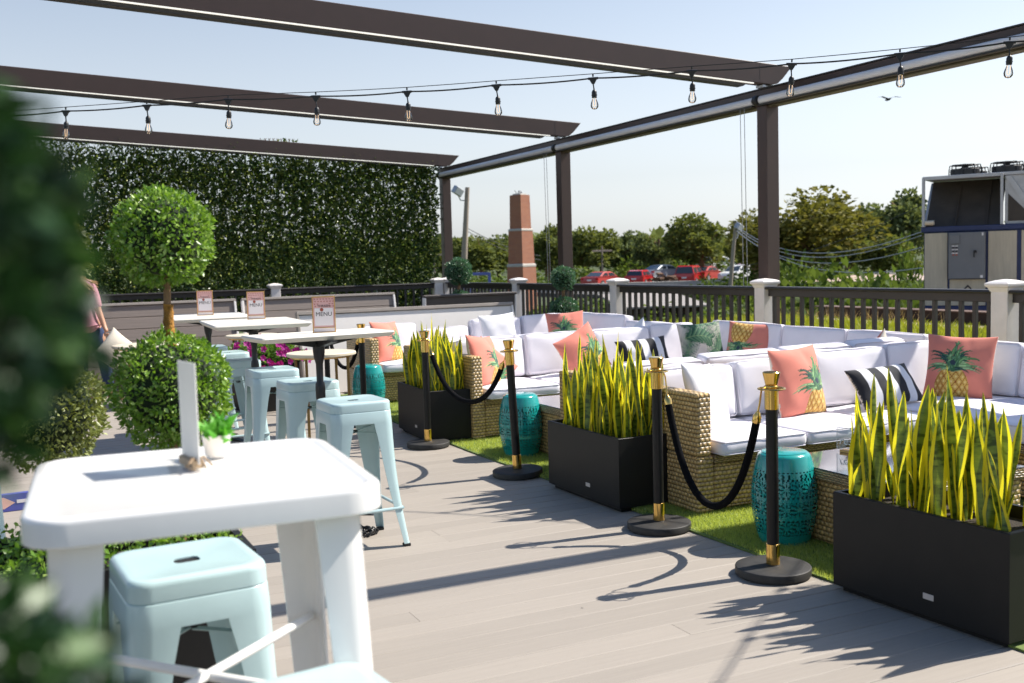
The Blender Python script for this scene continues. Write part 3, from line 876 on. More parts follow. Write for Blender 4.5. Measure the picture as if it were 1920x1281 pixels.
def angle_leg(top, bot, ztop, zbot, w0, w1, r0, r1, th, nseg=8, curve=0.012):
    """folded sheet leg at corner (+,+); outer corner goes from top to bot offset"""
    rings = []
    for i in range(nseg + 1):
        t = i / nseg
        z = ztop + (zbot - ztop) * t
        c = top + (bot - top) * t - curve * math.sin(PI * t)
        w = w0 + (w1 - w0) * min(1, t * 1.05) ** 0.75; r = r0 + (r1 - r0) * t
        outer = [(c - w, c)]; inner = []
        arc = [(c - r + r * math.sin(a), c - r + r * math.cos(a)) for a in [PI / 2 * k / 4 for k in range(5)]]
        outer += arc + [(c, c - w)]
        ci = c - th; ri = max(r - th, 0.004)
        arci = [(ci - ri + ri * math.sin(a), ci - ri + ri * math.cos(a)) for a in [PI / 2 * k / 4 for k in range(5)]]
        inner = [(c - w, ci)] + arci + [(ci, c - w)]
        rings.append([(x, y, z) for x, y in outer + inner[::-1]])
    return rings

def make_stool(h=0.80, hs=0.168, foot=0.222, m='mint'):
    t = thing('bar_stool', None, 'bar stool')
    b = MB()
    rs = [rrect(hs - 0.014, hs - 0.014, 0.046, h - 0.001), rrect(hs - 0.006, hs - 0.006, 0.052, h - 0.004), rrect(hs - 0.001, hs - 0.001, 0.055, h - 0.012), rrect(hs, hs, 0.056, h - 0.018), rrect(hs + 0.001, hs + 0.001, 0.056, h - 0.050), rrect(hs + 0.001, hs + 0.001, 0.056, h - 0.053),
          rrect(hs - 0.002, hs - 0.002, 0.055, h - 0.055), rrect(hs + 0.001, hs + 0.001, 0.056, h - 0.057), rrect(hs + 0.002, hs + 0.002, 0.056, h - 0.060), rrect(hs + 0.006, hs + 0.006, 0.058, h - 0.117), rrect(hs + 0.006, hs + 0.006, 0.058, h - 0.120), rrect(hs + 0.002, hs + 0.002, 0.056, h - 0.120), rrect(hs - 0.006, hs - 0.006, 0.05, h - 0.03)]
    b.loft(rs, caps=False, smooth=True)
    # dished seat top with a hand hole
    n = len(rs[0])
    mid = rrect(hs - 0.05, hs - 0.05, 0.045, h - 0.006)
    hole = rrect(0.032, 0.024, 0.014, h - 0.007)
    hole2 = [(x, y, z - 0.004) for x, y, z in hole]
    b.loft([rs[0], rrect(hs - 0.030, hs - 0.030, 0.045, h - 0.0025), mid], caps=False, smooth=True)
    b.loft([mid, hole], caps=False, smooth=False)
    b.loft([hole, hole2], caps=False, smooth=True)
    b.build('seat', M[m], t)
    MB().box(-hs + 0.02, hs - 0.02, -hs + 0.02, hs - 0.02, h - 0.036, h - 0.033).build('seat_underside', M['mint'], t)
    MB().box(-0.045, 0.045, -0.036, 0.036, h - 0.0150, h - 0.0122).build('hand_hole_shade', M['rubber'], t)  # added black plate, painted shade seen through the shallow hole
    rings = angle_leg(hs + 0.006, foot, h - 0.1195, 0.0165, 0.118, 0.036, 0.056, 0.020, 0.004)
    base = MB().loft(rings, smooth=True)
    tip = MB()
    c = foot
    tip.box(c - 0.036, c + 0.001, c - 0.036, c + 0.001, 0.0, 0.016)
    leg_me = base.mesh('leg', M[m]); tip_me = tip.build('x', M['rubber'], None, bevel=0.004)
    tm = tip_me.data; bpy.data.objects.remove(tip_me)
    for k in range(4):
        lg = link('leg', leg_me, t, (0, 0, 0), (0, 0, k * PI / 2))
        link('rubber_foot', tm, lg)
    # crossed straps under the seat and foot rails
    b = MB()
    for s in (1, -1):
        T = Matrix.Rotation(s * PI / 4, 4, 'Z')
        b.cbox(-0.21, 0.21, -0.011, 0.011, h - 0.185 + (0.004 if s > 0 else 0), h - 0.181 + (0.004 if s > 0 else 0), 0.001, T=T)
    b.build('cross_strap', M[m], t)
    b = MB()
    b.box(-0.016, 0.016, -0.016, 0.016, h - 0.188, h - 0.172)
    b.build('strap_clip', M['blackplastic'], t)
    for k in range(4):
        T = Matrix.Rotation(k * PI / 2, 4, 'Z')
        MB().tube([(-0.195, 0.195, 0.21), (0.195, 0.195, 0.21)], 0.009, 8, T=T).build('foot_rail', M[m], t)
    return t

stools = [
    ((1.655, 5.50), 2, 'pale blue metal bar stool nearest the rope stanchions, in front of the near menu table'),
    ((1.70, 6.63), 4, 'pale blue metal bar stool crossed by the black leg of the near menu table'),
    ((1.69, 7.60), 1, 'pale blue metal bar stool third in the row, between the near and middle menu tables'),
    ((1.62, 8.52), -3, 'pale blue metal bar stool with shaded front, half behind the lower topiary ball'),
    ((1.70, 9.40), 3, 'pale blue metal bar stool showing only its top behind the shaded stool'),
    ((1.68, 10.25), -2, 'pale blue metal bar stool farthest back beside the far menu table'),
    ((0.365, 2.71), 4, 'pale blue metal bar stool tucked under the far side of the white bar table'),
    ((0.40, 1.66), 8, 'pale blue metal bar stool cut off by the bottom edge, under the white bar table'),
    ((-0.27, 4.66), 12, 'pale blue metal bar stool at far left, all hidden by foliage but one leg'),
]
st0 = make_stool()
for i, ((x, y), a, lab) in enumerate(stools):
    o = st0 if i == 0 else copy_tree(st0)
    setloc(o, (x, y, 0.0), R(a))
    o['label'] = lab; o['group'] = 'pale blue metal bar stools'

# white bar table in the foreground
t = thing('bar_table', 'white metal bar table with rounded corners and skirt in the near foreground', 'bar table', (0.320, 2.145, 0), R(-4))
hx, hy, h = 0.310, 0.315, 1.12
b = MB()
def tring(i, z): return rrect(hx - i, hy - i, max(0.02, 0.078 - i), z, 7)
b.add(tring(0.034, h - 0.005), [tuple(range(32))], 0, False)
b.loft([tring(0.034, h - 0.005), tring(0.031, h - 0.0045), tring(0.024, h - 0.001), tring(0.021, h)], caps=False, smooth=True)
b.loft([tring(0.021, h), tring(0.009, h), tring(0.004, h - 0.002), tring(0.001, h - 0.006), tring(0.0, h - 0.011)], caps=False, smooth=True)
b.loft([tring(0.0, h - 0.011), tring(-0.001, h - 0.047)], caps=False, smooth=True)
b.loft([tring(-0.001, h - 0.047), tring(0.002, h - 0.050), tring(0.006, h - 0.050), tring(0.008, h - 0.012)], caps=False, smooth=True)
b.add(tring(0.008, h - 0.012), [tuple(range(32))], 0, False)
b.build('table_top', M['whitesteel'], t)
def rect_leg(sx, sy):
    rings = []
    th = 0.005
    for i in range(9):
        tt = i / 8; z = (h - 0.055) + (0.02 - (h - 0.055)) * tt
        cx = 0.272 + 0.035 * tt; cy = 0.275 + 0.035 * tt; w = 0.092 - 0.045 * tt; r = 0.045 - 0.02 * tt
        arc = [(cx - r + r * math.sin(a), cy - r + r * math.cos(a)) for a in [PI / 2 * k / 4 for k in range(5)]]
        ri = r - th
        arci = [(cx - r + ri * math.sin(a), cy - r + ri * math.cos(a)) for a in [PI / 2 * k / 4 for k in range(5)]]
        ring = [(cx - w, cy)] + arc + [(cx, cy - w)] + [(cx - th, cy - w)] + arci[::-1] + [(cx - w, cy - th)]
        rings.append([(sx * x, sy * yy, z) for x, yy in ring])
    lg = MB().loft(rings, smooth=True).build('leg', M['whitesteel'], t)
    MB().box(min(sx * 0.255, sx * 0.30), max(sx * 0.255, sx * 0.30), min(sy * 0.268, sy * 0.313), max(sy * 0.268, sy * 0.313), 0.0, 0.021).build('rubber_foot', M['rubber'], lg)
for sx in (1, -1):
    for sy in (1, -1): rect_leg(sx, sy)
for s in (1, -1):
    MB().tube([(-0.26, -0.27 * s, 0.70), (0, 0, 0.70 + 0.001 * s), (0.26, 0.27 * s, 0.70)], 0.0105, 10).build('cross_brace', M['whitesteel'], t)

# things on the white bar table
t = thing('table_card', 'blurred pale card in a wooden clip seen edge-on on the white bar table', 'table card', (0.318, 2.215, 1.1205), R(9))
MB().cbox(-0.0015, 0.0015, -0.055, 0.055, 0.01, 0.215, 0.0005).build('card', M['cardgrey'], t)
MB().cbox(-0.012, 0.012, -0.045, 0.045, 0.0, 0.018, 0.002).build('wood_base', M['wood'], t)
b = MB()
for k in range(5):
    a = k * 1.25
    b.tube([(0, -0.03, 0.012), (0.012 * math.cos(a), -0.044 + 0.010 * math.sin(a), 0.024), (0.028 * math.cos(a), -0.050 + 0.020 * math.sin(a), 0.004 + 0.012 * (k % 2))], 0.0024, 5)
b.build('twine_bow', M['twine'], t)
t = thing('potted_succulent', 'small bright green succulent in a white pot on the white bar table', 'potted plant', (0.385, 2.30, 1.1205))
MB().lathe([(0.0, 0.0), (0.022, 0.0), (0.026, 0.008), (0.030, 0.044), (0.032, 0.047), (0.028, 0.047), (0.026, 0.036), (0.0, 0.036)], 20).build('pot', M['ceramic'], t)
P = np.tile(np.array([[0, 0, 0.042]]), (60, 1)) + nrng.normal(0, 0.010, (60, 3)) * np.array([1, 1, 0.3])
d = sph(60); d[:, 2] = np.abs(d[:, 2]) + 0.3
V, F = leaves_np(P, d, 0.048, 0.45, 0.2, 0.3)
link('leaves', np_mesh('leaves', V, F, M['succ']), t)

# ------------------------------------------------------------------ high menu tables
def high_table(x0, x1, y0, y1, label, z=1.12, rz=0, off=0.0):
    cx, cy = (x0 + x1) / 2, (y0 + y1) / 2
    t = thing('high_table', label, 'high table', (cx, cy, 0), R(rz), 'high menu tables')
    w, d = (x1 - x0) / 2, (y1 - y0) / 2
    T0 = Matrix.Translation((off, 0, 0))
    b = MB()
    b.loft([rrect(w - 0.022, d - 0.022, 0.02, z - 0.034), rrect(w - 0.004, d - 0.004, 0.02, z - 0.016), rrect(w, d, 0.02, z - 0.008), rrect(w - 0.006, d - 0.006, 0.02, z)])
    b.build('table_top', M['whitewood'], t)
    b = MB()
    for a in (0, PI / 2):
        T = T0 @ Matrix.Rotation(a, 4, 'Z')
        b.prism([(-0.26, z - 0.036), (0.26, z - 0.036), (0.26, z - 0.043), (0.04, z - 0.085), (-0.04, z - 0.085), (-0.26, z - 0.043)], -0.022, 0.022, T=T)
    b.build('spider_bracket', M['castiron'], t)
    MB().lathe([(0.040, 0.045), (0.040, 0.08), (0.030, 0.10), (0.021, 0.14), (0.021, 0.70), (0.028, 0.712), (0.030, 0.73), (0.030, 0.79), (0.028, 0.81), (0.021, 0.822), (0.022, 0.93), (0.032, 0.97), (0.036, 1.0), (0.038, z - 0.07), (0.0, z - 0.07)], 20, (off, 0)).build('column', M['castiron'], t)
    b = MB()
    for k in range(4):
        T = T0 @ Matrix.Rotation(k * PI / 2 + PI / 4, 4, 'Z')
        b.prism([(0.0, 0.03), (0.04, 0.075), (0.16, 0.05), (0.30, 0.012), (0.33, 0.0), (0.28, 0.0), (0.15, 0.022), (0.0, 0.022)], -0.028, 0.028, T=T)
    b.build('claw_base', M['castiron'], t)
    return t
high_table(1.27, 2.11, 6.07, 6.50, 'white topped high table on a black column nearest the sofas, with the largest menu stand', 1.12, 6)
high_table(1.33, 2.03, 7.62, 8.64, 'white topped high table on a black column, middle of the row of three', 1.12, -3)
high_table(1.24, 1.92, 9.05, 10.10, 'white topped high table on a black column, farthest of the row of three', 1.12, -3)

def text_mesh(body, size, m, name='lettering', shear=0.0, ext=0.0004):
    cu_ = bpy.data.curves.new(name, 'FONT'); cu_.body = body; cu_.size = size
    cu_.align_x = 'CENTER'; cu_.align_y = 'CENTER'; cu_.extrude = ext; cu_.shear = shear; cu_.resolution_u = 3
    o = bpy.data.objects.new(name, cu_); COL.objects.link(o)
    dg = bpy.context.evaluated_depsgraph_get()
    me = bpy.data.meshes.new_from_object(o.evaluated_get(dg)); me.name = name
    bpy.data.objects.remove(o)
    me.materials.clear(); me.materials.append(m)
    return me

t1 = text_mesh('THRASH', 0.020, M['ink']); t2 = text_mesh('MENU', 0.036, M['ink'])
def menu_stand(loc, rz, label):
    t = thing('menu_stand', label, 'menu stand', loc, rz, 'menu stands on the high tables')
    w, hh = 0.070, 0.222
    b = MB()
    b.cbox(-w, -w + 0.006, -0.006, 0.006, 0, hh, 0.001); b.cbox(w - 0.006, w, -0.006, 0.006, 0, hh, 0.001)
    b.cbox(-w + 0.0061, w - 0.0061, -0.006, 0.006, hh - 0.006, hh, 0.001); b.cbox(-w + 0.0061, w - 0.0061, -0.006, 0.006, 0, 0.005, 0.001)
    b.cbox(-w + 0.0061, w - 0.0061, -0.006, 0.006, 0.028, 0.032, 0.001)
    b.cbox(-w, -w + 0.006, 0.0061, 0.055, 0, 0.005, 0.001); b.cbox(w - 0.006, w, 0.0061, 0.055, 0, 0.005, 0.001)
    b.build('frame', M['goldframe'], t)
    c = MB().box(-w + 0.0062, w - 0.0062, -0.0015, 0.0015, 0.0325, hh - 0.0065).build('card', M['pinkcard'], t)
    MB().box(-w + 0.014, w - 0.014, -0.0024, -0.0017, 0.042, 0.150).build('white_panel', M['whitecard'], c)
    MB().box(-w + 0.0062, w - 0.0062, -0.0015, 0.0015, 0.0052, 0.0278).build('base_panel', M['whitecard'], t)
    b = MB()
    for i in range(7):
        for j in range(4):
            zz = 0.205 - j * 0.015; xx = -0.054 + i * 0.018 + (0.009 if j % 2 else 0) - (0.0045 if j % 2 else 0)
            if j >= 2 and abs(xx) < 0.036: continue
            b.box(xx - 0.003, xx + 0.003, -0.0022, -0.0017, zz - 0.002, zz + 0.002)
            b.box(xx - 0.0045, xx - 0.002, -0.0022, -0.0017, zz + 0.0021, zz + 0.0042); b.box(xx + 0.002, xx + 0.0045, -0.0022, -0.0017, zz + 0.0021, zz + 0.0042)
    b.build('printed_dots', M['redink'], c)
    link('lettering', t1, c, (0, -0.0026, 0.162), (PI / 2, 0, 0))
    link('lettering', t2, c, (0, -0.0030, 0.112), (PI / 2, 0, 0))
    MB().lathe([(0.006, -0.0004), (0.011, -0.0004), (0.011, 0.0004), (0.006, 0.0004)], 14).build('emblem', M['redink'], c, (-0.012, -0.0030, 0.140), (PI / 2, 0, 0))
    return t
menu_stand((1.735, 6.30, 1.1202), R(-17), 'pink and white MENU card in a gold frame, largest, on the near high table')
menu_stand((1.775, 8.45, 1.1202), R(-13), 'pink and white MENU card in a gold frame on the middle high table')
menu_stand((1.575, 9.65, 1.1202), R(-10), 'pink and white MENU card in a gold frame on the far high table')

# bistro tables
def bistro(x, y, z, r, label):
    t = thing('bistro_table', label, 'bistro table', (x, y, 0), 0, 'low round bistro tables')
    DB = M.setdefault('darkbrass', mat('dark_brass', (0.20, 0.13, 0.045), 0.4, 0.6))
    MB().lathe([(0.0, z - 0.032), (r - 0.012, z - 0.032), (r, z - 0.024), (r, z - 0.006), (r - 0.006, z), (0.0, z)], 40).build('table_top', M['cream'], t)
    MB().lathe([(r - 0.05, z - 0.046), (r - 0.035, z - 0.046), (r - 0.035, z - 0.0325), (r - 0.05, z - 0.0325)], 40).build('rim', M['goldframe'], t)
    for k in range(4):
        a = PI / 4 + k * PI / 2
        c, s = math.cos(a) * (r - 0.045), math.sin(a) * (r - 0.045)
        MB().cbox(c - 0.011, c + 0.011, s - 0.011, s + 0.011, 0, z - 0.047, 0.003).build('leg', DB, t)
    return t
bistro(2.50, 9.22, 0.76, 0.31, 'round cream bistro table with brass legs beside the petunia planter')
bistro(2.52, 12.3, 0.76, 0.30, 'round cream bistro table peeping out left of the petunias by the plank wall')
bistro(1.42, 12.55, 0.70, 0.42, 'round cream bistro table carrying the small black sign behind the topiary')
t = thing('table_sign', 'small black block sign with a white mark on the bistro table behind the topiary', 'sign', (1.36, 12.45, 0.7005), R(-8))
MB().cbox(-0.055, 0.055, -0.015, 0.015, 0, 0.062, 0.002).build('block', M['blackplastic'], t)
MB().cbox(-0.004, 0.012, -0.0185, -0.0155, 0.020, 0.046, 0.0005).build('white_mark', M['paint_white'], t)

# ------------------------------------------------------------------ stanchions and ropes
def make_stanchion():
    t = thing('rope_stanchion', None, 'stanchion')
    MB().lathe([(0.0, 0.0), (0.168, 0.0), (0.172, 0.003), (0.172, 0.009), (0.178, 0.010), (0.178, 0.0405), (0.176, 0.0435), (0.172, 0.045), (0.120, 0.0465), (0.036, 0.049), (0.034, 0.052), (0.0, 0.052)], 64).build('base', M['base_black'], t)
    MB().lathe([(0.0325, 0.053), (0.0325, 0.150), (0.029, 0.152), (0.0, 0.152)], 24).build('lower_sleeve', M['brass'], t)
    MB().lathe([(0.0285, 0.1522), (0.0285, 0.795)], 24).build('pole', M['post_black'], t)
    MB().lathe([(0.0, 0.7955), (0.033, 0.7955), (0.033, 0.905), (0.0305, 0.908), (0.0, 0.908)], 24).build('upper_sleeve', M['brass'], t)
    b = MB()
    pts = [(0.062 * math.cos(2 * PI * k / 28), 0.062 * math.sin(2 * PI * k / 28), 0.892) for k in range(29)]
    b.tube(pts, 0.0042, 6, caps=False)
    for k in range(4):
        a = k * PI / 2 + 0.4
        b.tube([(0.030 * math.cos(a), 0.030 * math.sin(a), 0.892), (0.062 * math.cos(a), 0.062 * math.sin(a), 0.892)], 0.004, 5)
    b.build('rope_ring', M['brass'], t)
    MB().lathe([(0.0, 0.9085), (0.028, 0.9085), (0.030, 0.918), (0.034, 0.935), (0.040, 0.960), (0.042, 0.968), (0.038, 0.972), (0.0, 0.972)], 28).build('cup_top', M['brass'], t)
    return t
stn = [((3.205, 3.89), 'black rope stanchion with brass top, nearest, in front of the near teal stool'),
       ((3.217, 4.88), 'black rope stanchion with brass top beside the wicker arm of the near sofa'),
       ((3.16, 6.64), 'black rope stanchion leaning in front of the middle teal stool'),
       ((3.08, 8.12), 'black rope stanchion in front of the rear snake plant planter'),
       ((3.00, 9.60), 'black rope stanchion in front of the far teal stool'),
       ((3.03, 10.95), 'black rope stanchion farthest back, behind the column of the near menu table')]
s0 = make_stanchion()
for i, ((x, y), lab) in enumerate(stn):
    o = s0 if i == 0 else copy_tree(s0)
    setloc(o, (x, y, 0.0)); o['label'] = lab; o['group'] = 'black and brass rope stanchions'
    if i == 2:
        o.rotation_euler = (0, R(-2.6), 0); o.location = (3.19, 6.64, 0.004)

def rope(p, q, low, label):
    p = Vector(p); q = Vector(q)
    d = (q - p); d.z = 0; d.normalize()
    pa = p + d * 0.075 + Vector((0, 0, -0.02)); qa = q - d * 0.075 + Vector((0, 0, -0.02))
    t = thing('velvet_rope', label, 'rope', tuple(pa), 0, 'black velvet ropes between stanchions')
    L_ = (qa - pa).length
    sag = (pa.z + qa.z) / 2 - low
    def at(u): # catenary like
        k = 2.2
        c = (math.cosh(k * (2 * u - 1)) - 1) / (math.cosh(k) - 1)
        v = pa.lerp(qa, u); v.z -= sag * (1 - c); return v
    pts = [at(0.045 + 0.91 * k / 40) - pa for k in range(41)]
    MB().tube(pts, 0.0195, 12).build('rope', M['velvet'], t)
    for (u0, u1, e) in ((0.045, 0.02, pa), (0.955, 0.98, qa)):
        a_ = at(u0) - pa; b_ = at(u1) - pa; dd = (b_ - a_).normalized()
        c_ = MB()
        c_.tube([a_ - dd * 0.012, a_ + dd * 0.018, a_ + dd * 0.032, a_ + dd * 0.045], [0.0215, 0.0215, 0.013, 0.008], 12)
        hk = a_ + dd * 0.045; en = e - pa + Vector((0, 0, 0.015))
        c_.tube([hk, hk.lerp(en, 0.35) + Vector((0.008, 0.006, 0)), hk.lerp(en, 0.8) + Vector((0.008, 0.006, 0.004)), en], 0.0045, 6)
        c_.build('hook', M['brass'], t)
    return t
rope((3.217, 4.88, 0.892), (3.205, 3.89, 0.892), 0.235, 'black velvet rope hanging in a deep loop between the two nearest stanchions')
rope((3.08, 8.12, 0.892), (3.16, 6.64, 0.885), 0.46, 'black velvet rope slung in front of the rear planter and middle sofa arm')
rope((3.03, 10.95, 0.892), (3.00, 9.60, 0.892), 0.50, 'black velvet rope in a loop beside the far teal stool')

# ------------------------------------------------------------------ teal garden stools (pierced)
def garden_stool_mesh():
    nu, nv = 176, 84
    H = 0.475
    def rad(t):
        return 0.122 + 0.052 * math.sin(PI * min(1, max(0, (t * 1.02)))) ** 0.85 if t < 1 else 0.122
    prof = [(0.138 + 0.0 if False else (0.130 + 0.044 * math.sin(PI * t) ** 0.9), H * t) for t in [j / nv for j in range(nv + 1)]]
    for j in range(nv + 1):
        t = j / nv
        if t > 0.965:
            r, z = prof[j]; k = (t - 0.965) / 0.035
            prof[j] = (r - 0.014 * k * k, z)
    def hole(i, j):
        t = (j + 0.5) / nv; u = (i + 0.5) / nu
        ph = u * 8                       # eight repeats
        f = ph - math.floor(ph)
        def dots(tc, n, hw=0.010, fr=0.36):
            g_ = (u * n) % 1.0
            return abs(t - tc) < hw and abs(g_ - 0.5) < fr * 0.5
        if dots(0.815, 44) or dots(0.735, 44) or dots(0.545, 44) or dots(0.285, 44) or dots(0.125, 44): return True
        if abs(t - 0.775) < 0.026:       # crescents
            g_ = (u * 32) % 1.0
            b = (t - 0.775) / 0.026
            return abs(g_ - 0.5 + 0.22 * b * b * (1 if f > 0.5 else -1)) < 0.17 and int(u * 32) % 4 != 0
        def ros(tc, hgt, f0):
            a = (f - f0 + 0.5) % 1 - 0.5
            dx = a / 8 * 2 * PI * 0.17 / 0.05; dy = (t - tc) * H / 0.05 * (0.045 / hgt)
            r = math.hypot(dx, dy)
            if r < 0.18: return False
            an = math.atan2(dy, dx)
            if 0.25 < r < 0.62: return math.cos(8 * an) > 0.55
            if 0.72 < r < 1.0: return math.cos(12 * an + 0.5) > 0.62
            return False
        for tc in (0.64, 0.415, 0.205):
            if abs(t - tc) < 0.085 and (ros(tc, 0.045, 0.25) or ros(tc, 0.045, 0.75)): return True
        return False
    V = []; F = []
    for r, z in prof:
        for i in range(nu):
            w = 2 * PI * i / nu
            V.append((r * math.cos(w), r * math.sin(w), z))
    for j in range(nv):
        for i in range(nu):
            if j > 4 and j < nv - 10 and hole(i, j): continue
            i2 = (i + 1) % nu
            F.append((j * nu + i, j * nu + i2, (j + 1) * nu + i2, (j + 1) * nu + i))
    b = MB(); b.add(V, F, 0, True)
    return b.mesh('shell', M['teal'])
def make_garden_stool():
    t = thing('garden_stool', None, 'garden stool')
    link('shell', garden_stool_mesh(), t)
    MB().lathe([(0.0, 0.4735), (0.10, 0.4735), (0.1155, 0.4745), (0.1165, 0.4770), (0.108, 0.4795), (0.0, 0.481)], 48).build('top_plate', M['teal'], t)
    MB().lathe([(0.122, 0.0), (0.134, 0.001), (0.134, 0.012), (0.122, 0.010)], 48).build('foot_ring', M['teal'], t)
    MB().lathe([(0.108, 0.01), (0.150, 0.20), (0.150, 0.28), (0.105, 0.46)], 32).build('shade_liner', M['tealshade'], t)  # added shell whose dark colour stands in for the shaded inside
    return t
gs0 = make_garden_stool()
for i, (x, y, a, lab) in enumerate([(3.63, 4.31, 20, 'turquoise pierced metal garden stool behind the nearest stanchion'), (3.56, 7.33, 75, 'turquoise pierced metal garden stool in front of the middle sofa, beside the leaning stanchion'), (3.34, 10.50, 140, 'turquoise pierced metal garden stool farthest back by the rear sofa arm')]):
    o = gs0 if i == 0 else copy_tree(gs0)
    setloc(o, (x, y, 0.011), R(a)); o['label'] = lab; o['group'] = 'turquoise garden stools'

# ------------------------------------------------------------------ sofas
def rounded_box(sx, sy, sz, r, puff=(0, 0, 0), res=0.05, wr=0.0, seed=0):
    """soft cushion: box of half sizes with rounded edges and puffed faces"""
    nx, ny, nz = max(3, int(2 * sx / res)), max(3, int(2 * sy / res)), max(3, int(2 * sz / min(res, 0.035)))
    bm = bmesh.new()
    def face_grid(ax, sgn, n1, n2):
        vs = []
        for i in range(n1 + 1):
            rowv = []
            for j in range(n2 + 1):
                a, b = -math.cos(PI * i / n1) * 0.35 + (2 * i / n1 - 1) * 0.65, -math.cos(PI * j / n2) * 0.35 + (2 * j / n2 - 1) * 0.65
                p = [0, 0, 0]; o1, o2 = [(1, 2), (0, 2), (0, 1)][ax]
                p[ax] = sgn; p[o1] = a; p[o2] = b
                rowv.append(bm.verts.new(p))
            vs.append(rowv)
        for i in range(n1):
            for j in range(n2):
                bm.faces.new((vs[i][j], vs[i + 1][j], vs[i + 1][j + 1], vs[i][j + 1]))
    for sgn in (-1, 1):
        face_grid(0, sgn, ny, nz); face_grid(1, sgn, nx, nz); face_grid(2, sgn, nx, ny)
    bmesh.ops.remove_doubles(bm, verts=bm.verts, dist=1e-4)
    bmesh.ops.recalc_face_normals(bm, faces=bm.faces)
    S = Vector((sx, sy, sz))
    rr = random.Random(seed)
    ph = [rr.uniform(0, 6) for _ in range(6)]
    for v in bm.verts:
        u = Vector(v.co)
        p = Vector((u.x * sx, u.y * sy, u.z * sz))
        q = Vector(tuple(max(-(S[k] - r), min(S[k] - r, p[k])) for k in range(3)))
        d = p - q
        if d.length > 1e-9: p = q + d.normalized() * r
        for k in range(3):
            if puff[k] and abs(u[k]) > 0.999:
                o1, o2 = [(1, 2), (0, 2), (0, 1)][k]
                p[k] += math.copysign(puff[k], u[k]) * (1 - u[o1] ** 2) * (1 - u[o2] ** 2) ** 0.8
        if wr:
            w = math.sin(9 * p.x + ph[0] + 2 * math.sin(7 * p.z + ph[1])) * math.sin(8 * p.y + ph[2] + 3 * p.z) + 0.5 * math.sin(23 * p.x + 17 * p.z + ph[3])
            w += 0.35 * math.sin(31 * p.z + 11 * p.x + ph[4])
            p += v.normal * w * wr if v.normal.length else Vector((0, 0, 0))
        v.co = p
    for f in bm.faces: f.smooth = True
    me = bpy.data.meshes.new('cushion'); bm.to_mesh(me); bm.free()
    return me

def cushion(parent, name, c, half, rot=(0, 0, 0), r=0.035, puff=(0, 0, 0.018), wr=0.0034, pipe='z', seed=0, m='fabric'):
    me = rounded_box(*half, r, puff, 0.042, wr, seed)
    me.materials.append(M[m])
    o = link(name, me, parent, c, rot)
    # piping along the two big faces
    b = MB()
    ax = {'x': 0, 'y': 1, 'z': 2}[pipe]
    o1, o2 = [(1, 2), (0, 2), (0, 1)][ax]
    for sg in (-1, 1):
        loop = rrect(half[o1] - 0.004, half[o2] - 0.004, r, 0, 4)
        pts = []
        for (a, bb, _) in loop + loop[:1]:
            p = [0, 0, 0]; p[o1] = a; p[o2] = bb; p[ax] = sg * (half[ax] - r * 0.32); pts.append(tuple(p))
        b.tube(pts, 0.0036, 5, caps=False)
    b.build('piping', M['piping'], o)
    return o

def wbox(parent, name, x0, x1, y0, y1, z0, z1, m='wicker', bev=0.018):
    return MB().box(x0, x1, y0, y1, z0, z1).build(name, M[m], parent, bevel=bev, seg=3)

